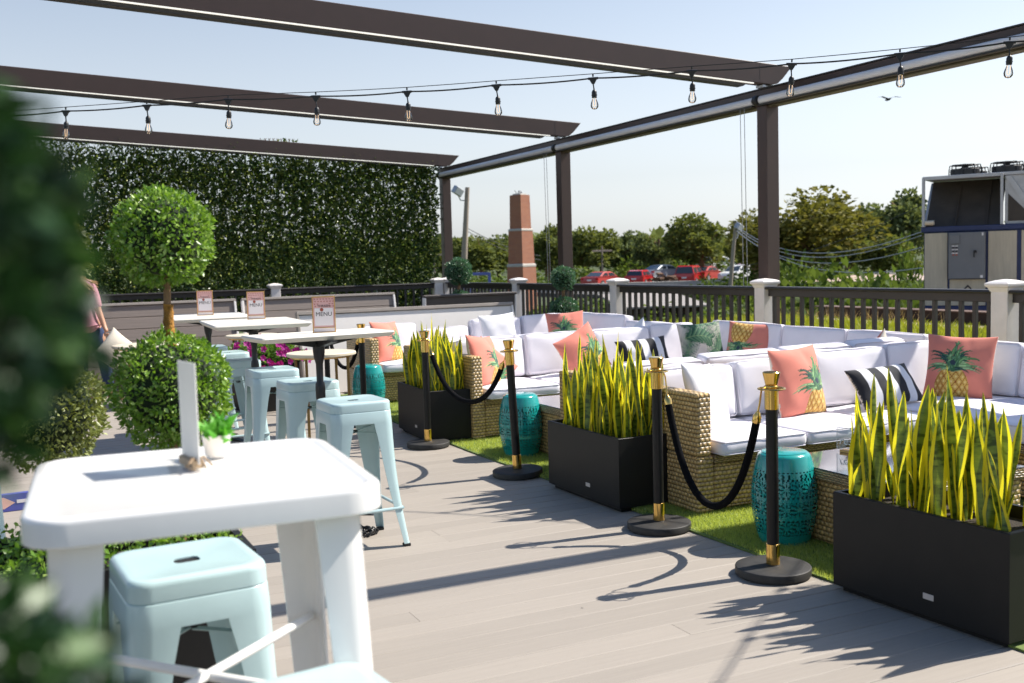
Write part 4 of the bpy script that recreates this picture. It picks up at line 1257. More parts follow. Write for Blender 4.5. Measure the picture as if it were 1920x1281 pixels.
SEAT, ARM = 0.445, 0.725
def sofa(label, x0, x1, yf, yb, face, backs, seats, rail=None, arm=True, seed=0, label_group='white cushioned wicker sofas'):
    """leg along x between x0..x1. face=-1 looks towards -y (front yf < yb), +1 looks towards +y. backs/seats: lists of (x0,x1,top)"""
    t = thing('wicker_sofa', label, 'sofa', (x0, min(yf, yb), 0), 0, label_group)
    ox, oy = x0, min(yf, yb)
    dep = abs(yb - yf)
    X = lambda a: a - ox
    def Yr(a, b):   # a,b measured from the front edge going back
        return (a, b) if face < 0 else (dep - b, dep - a)
    at = 0.10
    if arm:
        ya, yb_ = Yr(0.08, dep)
        wbox(t, 'arm', 0, at, ya, yb_, 0.355, ARM)
        wbox(t, 'arm_base', 0.0, 0.115, ya, yb_, 0.012, 0.352)
    ya, yb_ = Yr(0.085, dep - 0.09)
    wbox(t, 'seat_base', 0.118 if arm else 0.0, X(x1), ya, yb_, 0.03, 0.30)
    ya, yb_ = Yr(0.075, dep - 0.08)
    wbox(t, 'seat_rim', 0.118 if arm else 0.0, X(x1), ya, yb_, 0.302, 0.352, 'wickerfine', 0.012)
    ya, yb_ = Yr(dep - 0.078, dep)
    wbox(t, 'back_frame', at + 0.002 if arm else 0.0, X(x1), ya, yb_, 0.012, ARM - 0.02)
    for k, (a, b) in enumerate(seats):
        ya, yb_ = Yr(0.0, dep - 0.10)
        cushion(t, 'seat_cushion', (X((a + b) / 2), (ya + yb_) / 2, 0.400), ((b - a) / 2 - 0.004, (yb_ - ya) / 2, 0.045), r=0.030, puff=(0, 0, 0.012), seed=seed * 31 + k)
    for k, (a, b, top) in enumerate(backs):
        hh = (top - 0.450) / 2
        ya, yb_ = Yr(dep - 0.255, dep - 0.10)
        lean = R(9) if face < 0 else R(-9)
        cushion(t, 'back_cushion', (X((a + b) / 2), (ya + yb_) / 2, 0.452 + hh), ((b - a) / 2 - 0.004, 0.066, hh), rot=(-lean, 0, rng.uniform(-.015, .015)), r=0.026, puff=(0, 0.017, 0.008), pipe='y', seed=seed * 17 + k + 5)
    if rail:
        rx0, rx1, ry0, ry1, rseats, rbacks = rail
        wbox(t, 'rail_base', X(rx0 + 0.03), X(rx1 - 0.085), ry0 - oy, ry1 - oy, 0.03, 0.30)
        wbox(t, 'rail_rim', X(rx0 - 0.03), X(rx1 - 0.085), ry0 - oy, ry1 - oy, 0.302, 0.352, 'wickerfine', 0.012)
        wbox(t, 'rail_back_frame', X(rx1 - 0.08), X(rx1), ry0 - oy, yb - oy if face < 0 else ry1 - oy, 0.012, ARM - 0.02)
        for k, (a, b) in enumerate(rseats):
            cushion(t, 'seat_cushion', (X((rx0 + rx1 - 0.10) / 2), (a + b) / 2 - oy, 0.412), ((rx1 - rx0 - 0.10) / 2, (b - a) / 2 - 0.004, 0.058), r=0.032, puff=(0, 0, 0.012), seed=seed * 7 + k + 50)
        for k, (a, b, top) in enumerate(rbacks):
            hh = (top - 0.470) / 2
            cushion(t, 'back_cushion', (X(rx1 - 0.175), (a + b) / 2 - oy, 0.474 + hh), (0.066, (b - a) / 2 - 0.004, hh), rot=(0, R(9), 0), r=0.026, puff=(0.016, 0, 0.008), pipe='x', seed=seed * 5 + k + 80)
    return t

# near bay
sofa('white cushioned wicker corner sofa in the near lounge, behind the two nearest stanchions', 3.56, 6.33, 4.90, 5.82, -1,
     [(3.67, 4.30, 0.800), (4.31, 4.95, 0.810), (4.96, 5.66, 0.835), (5.67, 6.20, 0.845)], [(3.68, 4.32), (4.325, 5.00), (5.005, 5.60)],
     rail=(5.36, 6.55, 2.60, 5.60, [(2.62, 3.58), (3.585, 4.55), (4.555, 5.55)], [(2.62, 3.42, 0.83), (3.43, 4.24, 0.83), (4.25, 5.02, 0.83), (5.03, 5.62, 0.845)]), seed=1)
# back to back with it, facing away from the camera
sofa('white cushioned wicker sofa facing away, back to back with the near corner sofa', 3.56, 6.33, 6.76, 5.84, 1,
     [(3.67, 4.31, 0.815), (4.32, 5.02, 0.835), (5.03, 5.66, 0.84), (5.67, 6.20, 0.85)], [(3.68, 4.32), (4.325, 5.2), (5.205, 6.2)], seed=2)
# middle bay
sofa('white cushioned wicker corner sofa in the middle lounge, whose arm stands behind the rear planter', 3.50, 6.33, 8.05, 8.98, -1,
     [(3.62, 4.30, 0.815), (4.31, 5.04, 0.835), (5.05, 5.70, 0.83), (5.71, 6.24, 0.850)], [(3.62, 4.32), (4.325, 5.02), (5.025, 5.7)],
     rail=(5.62, 6.62, 5.90, 8.76, [(6.80, 7.75), (7.755, 8.74)], [(5.95, 6.80, 0.86), (6.81, 7.62, 0.86), (7.63, 8.70, 0.865)]), seed=3)
sofa('white cushioned wicker sofa facing away, back to back with the middle corner sofa', 3.50, 6.33, 9.92, 9.00, 1,
     [(3.60, 4.40, 0.80), (4.41, 5.2, 0.80), (5.21, 6.1, 0.81)], [(3.62, 4.5), (4.505, 5.4), (5.405, 6.2)], seed=4)
# far bay
sofa('white cushioned wicker corner sofa farthest back, in front of the white partition', 3.50, 6.45, 10.82, 11.80, -1,
     [(3.62, 4.30, 0.83), (4.36, 4.96, 0.76), (5.00, 5.66, 0.83), (5.69, 6.36, 0.85)], [(3.62, 4.32), (4.325, 5.02), (5.025, 5.7)],
     rail=(5.62, 6.62, 9.10, 11.58, [(10.0, 10.8), (10.805, 11.56)], [(9.15, 10.35, 0.80), (10.36, 11.5, 0.86)]), seed=5)

# ------------------------------------------------------------------ printed pillows
def stroke(img, U, Vv, pts, r0, r1, c):
    n = len(pts)
    for k, (x, y) in enumerate(pts):
        t = k / max(1, n - 1); r = r0 + (r1 - r0) * t
        m_ = (U - x) ** 2 + (Vv - y) ** 2 < r * r
        img[m_] = c
def qcurve(a, b, c, n):
    return [((1 - t) ** 2 * a[0] + 2 * t * (1 - t) * b[0] + t * t * c[0], (1 - t) ** 2 * a[1] + 2 * t * (1 - t) * b[1] + t * t * c[1]) for t in [k / (n - 1) for k in range(n)]]
def paint_pineapple(U, V, cx, cy, k=1.0):
    k *= 1.28
    rr = random.Random(3)
    img = np.zeros(U.shape + (3,)); img[:] = (0.68, 0.225, 0.165)
    u = (U - cx) / k; v = (V - cy) / k
    body = (u / 0.40) ** 2 + (v / 0.52) ** 2 < 1
    img[body] = (0.66, 0.42, 0.10)
    w = 1 + 0.35 * (u / 0.4) ** 2
    d1 = ((u * 1.0 * w + v * 0.75) * 5.2) % 1; d2 = ((-u * 1.0 * w + v * 0.75) * 5.2) % 1
    edge = body & ((d1 < 0.13) | (d2 < 0.13))
    cen = body & (abs(d1 - 0.56) < 0.16) & (abs(d2 - 0.56) < 0.16)
    img[body & (u < -0.18)] = (0.56, 0.33, 0.08)
    img[cen] = (0.78, 0.60, 0.24); img[edge] = (0.30, 0.085, 0.015)
    greens = [(0.045, 0.13, 0.06), (0.11, 0.24, 0.09), (0.20, 0.32, 0.15), (0.02, 0.06, 0.05), (0.07, 0.17, 0.08)]
    order = list(range(46)); 
    for q in order:
        lay = q / 46
        a = rr.uniform(-1.5, 1.5)
        ln = (0.72 - 0.30 * lay) * k * rr.uniform(0.8, 1.1)
        bx, by = cx + rr.uniform(-.10, .10) * k, cy + (0.44 + 0.30 * (1 - lay) * (1 - abs(a) / 1.6)) * k
        m_ = (bx + math.sin(a) * ln * 0.55, by + math.cos(a) * ln * 0.62 + 0.06)
        e_ = (bx + math.sin(a) * ln * 1.05, by + math.cos(a) * ln * 0.75 - 0.12 * abs(math.sin(a)) * k)
        c = greens[q % 5]
        stroke(img, U, V, qcurve((bx, by), m_, e_, 34), 0.050 * k, 0.008 * k, c)
        stroke(img, U, V, qcurve((bx, by), m_, e_, 34)[3:26], 0.012 * k, 0.006 * k, tuple(min(1, x * 1.9 + 0.03) for x in c))
    stroke(img, U, V, [(cx, cy + 0.62 * k)], 0.07 * k, 0.07 * k, (0.03, 0.05, 0.07))
    return img
def paint_palm(U, V):
    rr = random.Random(5)
    img = np.zeros(U.shape + (3,)); img[:] = (0.58, 0.53, 0.47)
    fr = [((-1.1, -1.0), (-0.7, 0.1), (-0.2, 1.0)), ((-1.0, 1.1), (-0.2, 0.8), (1.0, 1.0)), ((0.1, -1.1), (0.35, -0.1), (1.1, 0.55)), ((-1.1, -0.3), (-0.75, -0.75), (-0.3, -1.1)), ((1.1, -1.0), (0.75, -0.45), (0.5, -0.2)), ((-0.9, 0.3), (-0.2, 0.55), (0.35, 0.2))]
    for k, f in enumerate(fr):
        mid = qcurve(*f, 30)
        for i in range(2, 29):
            dx, dy = mid[i][0] - mid[i - 1][0], mid[i][1] - mid[i - 1][1]
            l = math.hypot(dx, dy); dx /= l; dy /= l
            for sg in (1, -1):
                le = 0.42 * math.sin(PI * i / 30) ** 0.5
                ex = mid[i][0] + (dx * 0.75 - dy * sg) * le; ey = mid[i][1] + (dy * 0.75 + dx * sg) * le
                c = [(0.018, 0.065, 0.045), (0.03, 0.10, 0.055), (0.06, 0.15, 0.08), (0.10, 0.19, 0.10)][(i + k) % 4]
                stroke(img, U, V, qcurve(mid[i], (mid[i][0] * .5 + ex * .5 + .02, mid[i][1] * .5 + ey * .5 + .02), (ex, ey), 16), 0.030, 0.014, c)
        stroke(img, U, V, mid, 0.016, 0.010, (0.26, 0.34, 0.14))
    return img
def paint_stripes(U, V):
    img = np.zeros(U.shape + (3,)); img[:] = (0.74, 0.73, 0.75)
    b = np.floor((U + 1) * 0.5 * 7 - 0.0).astype(int)
    img[(b % 2) == 0] = (0.016, 0.017, 0.022)
    return img

def pillow_mesh(name, hx, hy, th, paint=None, n=104, front='print', back='pillowback', seed=0):
    rr = random.Random(seed)
    g_ = np.linspace(-1, 1, n)
    g_ = np.sign(g_) * np.abs(g_) ** 0.9
    U, V = np.meshgrid(g_, g_)
    prof = ((1 - np.abs(U) ** 2.4) * (1 - np.abs(V) ** 2.4)) ** 0.55
    px_, py_ = 0.075, 0.075
    X = hx * U * (1 - px_ * (1 - V ** 2) * np.abs(U) ** 3); Y = hy * V * (1 - py_ * (1 - U ** 2) * np.abs(V) ** 3)
    ph = [rr.uniform(0, 6) for _ in range(5)]
    wr = 0.05 * np.sin(5 * U + 3 * V + ph[0]) + 0.035 * np.sin(9 * V - 4 * U + ph[1]) + 0.07 * np.exp(-((U - 0.25) ** 2 * 40 + (V - 0.75) ** 2 * 8)) * -1.5
    Z = th * prof * (1 + wr)
    Zb = -th * prof * 0.9
    Vt = np.concatenate([np.stack([X, Y, Z], -1).reshape(-1, 3), np.stack([X, Y, Zb], -1).reshape(-1, 3)])
    i = np.arange(n * n).reshape(n, n)
    F1 = np.stack([i[:-1, :-1], i[:-1, 1:], i[1:, 1:], i[1:, :-1]], -1).reshape(-1, 4)
    F2 = F1[:, ::-1] + n * n
    F = np.concatenate([F1, F2])
    me = np_mesh(name, Vt, F, [M[front], M[back]], True, np.concatenate([np.zeros(len(F1)), np.ones(len(F2))]))
    if paint is not None:
        col = paint(U, V).reshape(-1, 3)
        rgba = np.ones((2 * n * n, 4), dtype=np.float32); rgba[:n * n, :3] = col; rgba[n * n:, :3] = (0.6, 0.55, 0.48)
        at = me.attributes.new('print', 'FLOAT_COLOR', 'POINT')
        at.data.foreach_set('color', rgba.ravel())
    bm = bmesh.new(); bm.from_mesh(me); bmesh.ops.remove_doubles(bm, verts=bm.verts, dist=1e-5); bm.to_mesh(me); bm.free()
    return me
pm_side = pillow_mesh('pineapple_pillow', 0.235, 0.235, 0.085, lambda U, V: paint_pineapple(U, V, 0.42, -0.86, 1.0), seed=1)
pm_full = pillow_mesh('pineapple_pillow', 0.235, 0.235, 0.085, lambda U, V: paint_pineapple(U, V, -0.15, -0.68, 0.95), seed=2)
pm_inv = pillow_mesh('pineapple_pillow', 0.235, 0.235, 0.085, lambda U, V: paint_pineapple(-U, -V, 0.30, -0.62, 0.95), seed=3)
pm_palm = pillow_mesh('palm_pillow', 0.235, 0.235, 0.085, paint_palm, seed=4)
pm_str = pillow_mesh('striped_pillow', 0.285, 0.155, 0.075, paint_stripes, 92, seed=5)
pm_white = pillow_mesh('white_pillow', 0.235, 0.225, 0.080, None, 48, 'whitepillow', 'whitepillow', seed=6)

def pillow(me, name, loc, yaw, lean, roll, label, group=None):
    """front (+z of the mesh) looks along yaw (degrees, 0 = towards -y); lean back in degrees"""
    o = link(name, me)
    Rm = Matrix.Rotation(R(yaw), 4, 'Z') @ Matrix.Rotation(R(90 - lean), 4, 'X') @ Matrix.Rotation(R(roll), 4, 'Z')
    o.matrix_world = Matrix.Translation(loc) @ Rm
    return tag(o, label, 'pillow', group)
gp = 'coral pineapple pillows'
pillow(pm_side, 'pineapple_pillow', (4.70, 5.44, 0.672), 10, 13, 1, 'coral pineapple pillow leaning on the near sofa behind the nearest stanchion', gp)
pillow(pm_full, 'pineapple_pillow', (6.05, 5.30, 0.685), -58, 17, -2, 'coral pineapple pillow in the corner of the near sofa below the white post', gp)
pillow(pm_inv, 'pineapple_pillow', (6.30, 7.97, 0.655), -62, 15, -3, 'coral pineapple pillow lying upside down on the middle sofa beside the palm leaf pillow', gp)
pillow(pm_side, 'pineapple_pillow', (4.80, 8.52, 0.640), 4, 14, 24, 'coral pineapple pillow tilted on its corner behind the middle snake plant', gp)
pillow(pm_side, 'pineapple_pillow', (3.74, 8.42, 0.655), 40, 15, -6, 'coral pineapple pillow squeezed against the wicker arm of the middle sofa', gp)
pillow(pm_side, 'pineapple_pillow', (3.80, 11.22, 0.665), 34, 16, -3, 'coral pineapple pillow against the arm of the far sofa, beside a stanchion top', gp)
pillow(pm_full, 'pineapple_pillow', (6.06, 11.15, 0.670), -20, 16, 3, 'coral pineapple pillow in the corner of the far sofa under the round topiary', gp)
pillow(pm_side, 'pineapple_pillow', (3.88, 8.66, 0.530), 4, 8, -40, 'coral pineapple pillow showing only a dark pink corner behind another on the middle sofa', gp)
pillow(pm_full, 'pineapple_pillow', (6.14, 6.20, 0.60), -150, 14, 42, 'coral pineapple pillow of which only the tip shows above the back to back cushions', gp)
pillow(pm_palm, 'palm_pillow', (6.03, 8.35, 0.655), -8, 14, 2, 'palm leaf print pillow in green and cream on the middle sofa')
gs_ = 'black and white striped pillows'
pillow(pm_str, 'striped_pillow', (5.38, 5.34, 0.600), 0, 36, 2, 'black and white striped oblong pillow on the near sofa beside the pineapple pillow', gs_)
pillow(pm_str, 'striped_pillow', (5.42, 8.44, 0.610), 0, 20, 3, 'black and white striped oblong pillow on the middle sofa between coral and palm pillows', gs_)
pillow(pm_white, 'white_pillow', (5.96, 9.45, 0.60), -95, 12, 30, 'small pale pillow tipped on end, its corner rising behind the middle sofa backs')
gw = 'plain white pillows'
pillow(pm_white, 'white_pillow', (3.90, 5.36, 0.640), 34, 20, -6, 'plain white pillow leaning on the wicker arm of the near sofa', gw)
pillow(pm_white, 'white_pillow', (5.22, 11.28, 0.690), 0, 14, 3, 'plain white pillow in the middle of the far sofa', gw)

# ------------------------------------------------------------------ coffee tables
def coffee_table(x0, x1, y0, y1, label):
    t = thing('coffee_table', label, 'coffee table', ((x0 + x1) / 2, (y0 + y1) / 2, 0.011), 0, 'low wicker coffee tables')
    w, d = (x1 - x0) / 2, (y1 - y0) / 2
    wbox(t, 'wicker_body', -w + 0.02, w - 0.02, -d + 0.02, d - 0.02, 0.01, 0.335)
    wbox(t, 'wicker_rim', -w, w, -d, d, 0.337, 0.392, 'wickerfine', 0.010)
    MB().cbox(-w + 0.004, w - 0.004, -d + 0.004, d - 0.004, 0.3935, 0.3995, 0.002).build('glass_top', M['tableglass'], t)
    return t
coffee_table(3.72, 4.62, 3.62, 4.52, 'wicker coffee table with glass top holding the reserved sign in the near lounge')
coffee_table(3.68, 4.60, 6.86, 7.62, 'wicker coffee table with glass top in the middle lounge, right of the teal stool')
t = thing('reserved_sign', 'clear acrylic sign with white script reading reserved on the near coffee table', 'sign', (4.17, 4.34, 0.4112), R(-76))
MB().cbox(-0.13, 0.13, -0.0015, 0.0015, 0.012, 0.135, 0.0007).build('acrylic_sheet', M['acrylic'], t)
b = MB(); b.cbox(-0.10, 0.10, -0.022, -0.0016, 0.0, 0.014, 0.001); b.cbox(-0.10, 0.10, 0.0016, 0.022, 0.0, 0.014, 0.001)
b.build('gold_foot', M['goldframe'], t)
link('lettering', text_mesh('reserved', 0.066, M['paint_white'], shear=0.35), t, (0, -0.0022, 0.062), (PI / 2, 0, 0))
b = MB()
for (pa, pb) in (((-0.13, 0, 0.012), (-0.13, 0, 0.135)), ((-0.13, 0, 0.135), (0.13, 0, 0.135)), ((0.13, 0, 0.135), (0.13, 0, 0.012))): b.tube([pa, pb], 0.0018, 5)
b.build('polished_edge', M['whitecard'], t)

# ------------------------------------------------------------------ snake plant planters
def planter_box(w, d, h, m='planter'):
    b = MB(); th = 0.022
    b.box(-w, w, -d, d, 0.028, h)
    me_b = MB()
    me_b.loft([[(-w + .004, -d + .004, 0.026), (w - .004, -d + .004, 0.026), (w - .004, d - .004, 0.026), (-w + .004, d - .004, 0.026)], [(-w, -d, 0.030), (w, -d, 0.030), (w, d, 0.030), (-w, d, 0.030)], [(-w, -d, h - 0.003), (w, -d, h - 0.003), (w, d, h - 0.003), (-w, d, h - 0.003)],
               [(-w + .003, -d + .003, h), (w - .003, -d + .003, h), (w - .003, d - .003, h), (-w + .003, d - .003, h)],
               [(-w + th, -d + th, h), (w - th, -d + th, h), (w - th, d - th, h), (-w + th, d - th, h)], [(-w + th, -d + th, h - 0.09), (w - th, -d + th, h - 0.09), (w - th, d - th, h - 0.09), (-w + th, d - th, h - 0.09)]], caps=False)
    me_b.box(-w + 0.03, w - 0.03, -d + 0.03, d - 0.03, 0.0, 0.03)
    return me_b

def snake_leaf(L_, w, tw, bendx, bendy, seed):
    rr = random.Random(seed)
    n = 16; V = []; F = []; mi = []
    cols = [-1.0, -0.60, -0.28, 0.28, 0.60, 1.0]
    wav = rr.uniform(0, 6)
    for i in range(n + 1):
        t = i / n
        prof = (0.55 + 0.45 * math.sin(PI * min(1, t * 1.25 + 0.12))) if t < 0.7 else (0.55 + 0.45 * math.sin(PI * min(1, 0.7 * 1.25 + 0.12))) * max(0.0, 1 - ((t - 0.7) / 0.3) ** 1.5) * 1.0
        if t < 0.5: prof = 0.62 + 0.38 * math.sin(PI * t)
        else: prof = 1.0 * max(0.0, 1 - ((t - 0.5) / 0.5) ** 2.1)
        hw_ = w * prof + 0.0012
        a = tw * t + 0.18 * math.sin(7 * t + wav)
        cx = bendx * t * t; cy = bendy * t * t
        for c in cols:
            cup = 0.30 * w * prof * (1 - c * c)
            lx = c * hw_ * (1 + 0.05 * math.sin(20 * t + c * 3 + wav)); ly = -cup
            V.append((cx + lx * math.cos(a) - ly * math.sin(a), cy + lx * math.sin(a) + ly * math.cos(a), L_ * t))
    k = len(cols)
    for i in range(n):
        for j in range(k - 1):
            F.append((i * k + j, i * k + j + 1, (i + 1) * k + j + 1, (i + 1) * k + j)); mi.append(1 if j in (0, k - 2) else 0)
    me = bpy.data.meshes.new('leaf'); me.from_pydata(V, [], F)
    me.materials.append(M['snakegreen']); me.materials.append(M['snakeyellow'])
    me.polygons.foreach_set('material_index', mi); me.polygons.foreach_set('use_smooth', [True] * len(F)); me.update()
    return me
leafs = [snake_leaf(*a) for a in [(0.60, 0.032, 1.2, 0.02, 0.02, 1), (0.55, 0.036, -0.9, 0.05, -0.02, 2), (0.50, 0.034, 2.2, -0.04, 0.03, 3), (0.42, 0.037, 0.7, -0.03, -0.03, 4), (0.34, 0.033, -1.6, 0.05, 0.03, 5), (0.26, 0.030, 0.9, 0.04, -0.02, 6), (0.62, 0.034, -1.8, -0.03, 0.01, 7), (0.20, 0.027, -0.6, 0.02, 0.03, 8), (0.47, 0.038, 1.0, 0.0, -0.03, 9)]]
pl_me = planter_box(0.215, 0.447, 0.452)
def snake_planter(x, y, rz, lab_p, lab_s, seed, first=[None]):
    t = thing('planter_box', lab_p, 'planter', (x, y, 0.0), rz, 'black rectangular planters with snake plants')
    if first[0] is None: first[0] = pl_me.mesh('box', M['planter'])
    link('box', first[0], t)
    MB().box(-0.19, 0.19, -0.42, 0.42, 0.36, 0.40).build('soil', M['soil'], t)
    MB().cbox(-0.2175, -0.2152, -0.052, 0.0, 0.098, 0.122, 0.0005).build('maker_plate', M['silver'], t, (0, -0.05, 0))
    s = thing('snake_plants', lab_s, 'snake plants', (x, y, 0.401), rz, 'snake plants in the black planters')
    rr = random.Random(seed)
    cells = [(i, j) for i in range(3) for j in range(8)]
    for (i, j) in cells:
        cx, cy = -0.115 + i * 0.115 + rr.uniform(-.025, .025), -0.385 + j * 0.110 + rr.uniform(-.025, .025)
        for q in range(3 if rr.random() < 0.9 else 4):
            me = leafs[rr.randrange(9)] if q == 0 else leafs[rr.choice([3, 4, 5, 7, 8, 2, 1])]
            o = link('leaf', me, s, (cx + rr.uniform(-.022, .022), cy + rr.uniform(-.022, .022), -0.01), (rr.uniform(-.10, .10), rr.uniform(-.10, .10), rr.uniform(0, 6.28)))
            k = rr.uniform(0.85, 1.08); o.scale = (k * 0.95, k * 0.95, k * rr.uniform(0.92, 1.12))
    return s
snake_planter(3.520, 3.135, R(2.5), 'black rectangular planter nearest the camera at right, with a small pale plate', 'yellow edged snake plants in the planter nearest the camera at right', 1)
snake_planter(3.425, 5.745, R(0.5), 'black rectangular planter in the middle, between two brass topped stanchions', 'yellow edged snake plants in the middle planter, in front of the wicker arms', 2)
snake_planter(3.36, 8.63, R(-2.5), 'black rectangular planter farthest back, in front of the middle sofa arm', 'yellow edged snake plants in the farthest planter behind a stanchion', 3)

# ------------------------------------------------------------------ topiaries and shrubs
def trunk_tube(pts, r0, r1, m, parent, name='trunk', n=10):
    P_ = []
    for i in range(len(pts) - 1):
        for k in range(6):
            t = k / 6; P_.append(Vector(pts[i]).lerp(Vector(pts[i + 1]), t))
    P_.append(Vector(pts[-1]))
    P_ = [p + Vector((rng.uniform(-.15, .15) * r0, rng.uniform(-.15, .15) * r0, 0)) for p in P_]
    rs = [r0 + (r1 - r0) * i / (len(P_) - 1) for i in range(len(P_))]
    rs = [r * rng.uniform(0.9, 1.12) for r in rs]
    return MB().tube(P_, rs, n).build(name, M[m], parent)

def topiary(label, loc, balls, zb, ztop, mname, tr=0.02, leaf=0.017, n=5200, wrap=None, group=None):
    t = thing('topiary', label, 'topiary', loc, 0, group)
    trunk_tube([(0.012, 0, 0), (-0.008, 0.004, ztop * 0.5), (0.004, 0, ztop)], tr, tr * 0.8, 'bark', t)
    if wrap: trunk_tube([(0.010, 0, wrap[0]), (0.004, 0, (wrap[0] + wrap[1]) / 2), (0.002, 0, wrap[1])], tr * 1.2, tr * 1.05, 'moss', t, 'coir_wrap')
    for (z, r) in balls:
        o = link('ball', ball_mesh('ball', r, int(n * (r / 0.2) ** 2), leaf, mname), t, (0, 0, z))
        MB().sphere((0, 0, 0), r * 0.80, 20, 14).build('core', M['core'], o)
    return t

# long black planter with boxwood hedge and two double ball topiaries
t = thing('long_planter', 'long black planter with a low clipped hedge under the topiaries at the left', 'planter', (-0.35, 3.66, 0))
b = MB()
w, d, h, th = 1.02, 0.30, 0.62, 0.025
b.loft([[(-w, -d, 0), (w, -d, 0), (w, d, 0), (-w, d, 0)], [(-w, -d, h), (w, -d, h), (w, d, h), (-w, d, h)], [(-w + th, -d + th, h), (w - th, -d + th, h), (w - th, d - th, h), (-w + th, d - th, h)], [(-w + th, -d + th, h - 0.1), (w - th, -d + th, h - 0.1), (w - th, d - th, h - 0.1), (-w + th, d - th, h - 0.1)]], caps=False)
b.build('box', M['planter'], t)
MB().box(-w + 0.03, w - 0.03, -d + 0.03, d - 0.03, 0.5, 0.53).build('soil', M['soil'], t)
hd = thing('boxwood_hedge', 'low bright green boxwood hedge filling the long black planter at lower left', 'hedge', (-0.35, 3.66, 0.531))
n = 5200
P = np.stack([nrng.uniform(-w + 0.03, w - 0.035, n), nrng.uniform(-d + 0.02, d - 0.03, n), nrng.uniform(0.0, 1.0, n) ** 0.5 * 0.155], 1)
P[:, 2] += 0.012 * np.sin(P[:, 0] * 17) + 0.012 * np.sin(P[:, 1] * 23 + P[:, 0] * 9)
dd = P.copy(); dd[:, 0] *= 0.1; dd[:, 1] *= 0.8; dd[:, 2] = 0.35
V, F = leaves_np(P, dd, 0.024, 0.58, 0.7)
tag(link('foliage', np_mesh('foliage', V, F, M['boxwood']), hd), kind='stuff')
topiary('bright green double ball topiary with orange wrapped trunk, left of the menu tables', (0.478, 3.69, 0.531), [(1.120 - 0.531, 0.190), (1.635 - 0.531, 0.158)], 0, 1.0, 'boxwood', 0.016, 0.020, 6400, (0.70, 0.88))
topiary('olive green double ball topiary half hidden behind the dark blurred shrub at the left', (0.10, 4.22, 0.45), [(1.015 - 0.45, 0.200), (1.60 - 0.45, 0.170)], 0, 1.1, 'boxwood_olive', 0.018, 0.020, 5200)
# dark shrub right in front of the lens at the left
topiary('dark out of focus double ball shrub at the left edge, closest to the camera', (-0.058, 0.452, 0.0), [(1.318, 0.087), (1.522, 0.079)], 0, 1.55, 'boxdark', 0.008, 0.020, 14000)
# two blue green topiaries by the railing
topiary('blue green double ball topiary by the white post at the back corner of the railing', (7.02, 16.75, 0.55), [(0.25, 0.24), (0.83, 0.22)], 0, 0.8, 'boxwood_teal', 0.03, 0.034, 2400, group=None)
topiary('blue green double ball topiary in front of the railing near the red brick chimney', (7.15, 13.2, 0.5), [(0.29, 0.205), (0.765, 0.165)], 0, 0.75, 'boxwood_teal', 0.025, 0.030, 2600)
for (x, y, lab) in ((7.02, 16.75, 'square pale planter under the topiary at the back corner of the railing'), (7.15, 13.2, 'square pale planter under the topiary near the brick chimney'), (0.10, 4.22, 'square pale planter under the olive green topiary at far left')):
    t = thing('square_planter', lab, 'planter', (x, y, 0))
    b = MB()
    def sq(a, z): return [(-a, -a, z), (a, -a, z), (a, a, z), (-a, a, z)]
    b.loft([sq(0.17, 0), sq(0.22, 0.50), sq(0.195, 0.50), sq(0.19, 0.46)], caps=True)
    b.build('box', M['whitepanel'], t)

# petunia planter
t = thing('flower_planter', 'tall dark tapered planter overflowing with magenta petunias behind the bar stools', 'planter', (2.42, 11.35, 0), R(12))
b = MB()
b.loft([sq(0.235, 0), sq(0.30, 0.53), sq(0.325, 0.535), sq(0.325, 0.58), sq(0.295, 0.58), sq(0.29, 0.52)], caps=True)
b.build('box', M['planter'], t)
fl_ = thing('petunias', 'magenta petunias spilling over the dark planter behind the bar stools', 'flowers', (2.42, 11.35, 0.55))
n = 1500
d = sph(n); d[:, 2] = np.abs(d[:, 2]) * 1.1 - 0.35
P = d * np.array([0.47, 0.45, 0.20]) * nrng.uniform(0.6, 1.0, (n, 1)); P[:, 2] += 0.04
V, F = leaves_np(P, d, 0.062, 0.5, 0.6)
tag(link('foliage', np_mesh('foliage', V, F, M['petleaf']), fl_), kind='stuff')
def petunia_mesh():
    b = MB()
    for k in range(5):
        a0 = k * 2 * PI / 5
        pts = [(0, 0, 0)]
        for (da, r, z) in ((-0.62, 0.024, 0.014), (-0.35, 0.035, 0.016), (0, 0.037, 0.012), (0.35, 0.035, 0.016), (0.62, 0.024, 0.014)):
            pts.append((r * math.cos(a0 + da), r * math.sin(a0 + da), z))
        b.add(pts, [(0, i, i + 1) for i in range(1, 5)])
    return b.mesh('bloom', M['petunia'])
pme = petunia_mesh()
for k in range(64):
    v = Vector(sph(1)[0]); v.z = abs(v.z) * 1.1 - 0.4
    if v.y > 0.45: v.y = -v.y
    p = Vector((v.x * 0.50, v.y * 0.48, v.z * 0.27 + 0.05))
    dirv = (v + Vector((rng.uniform(-.4, .4), -0.5 + rng.uniform(-.4, .4), 0.2))).normalized()
    o = link('bloom', pme, fl_, p, dirv.to_track_quat('Z', 'Y').to_euler()); s = rng.uniform(0.8, 1.25); o.scale = (s, s, s)

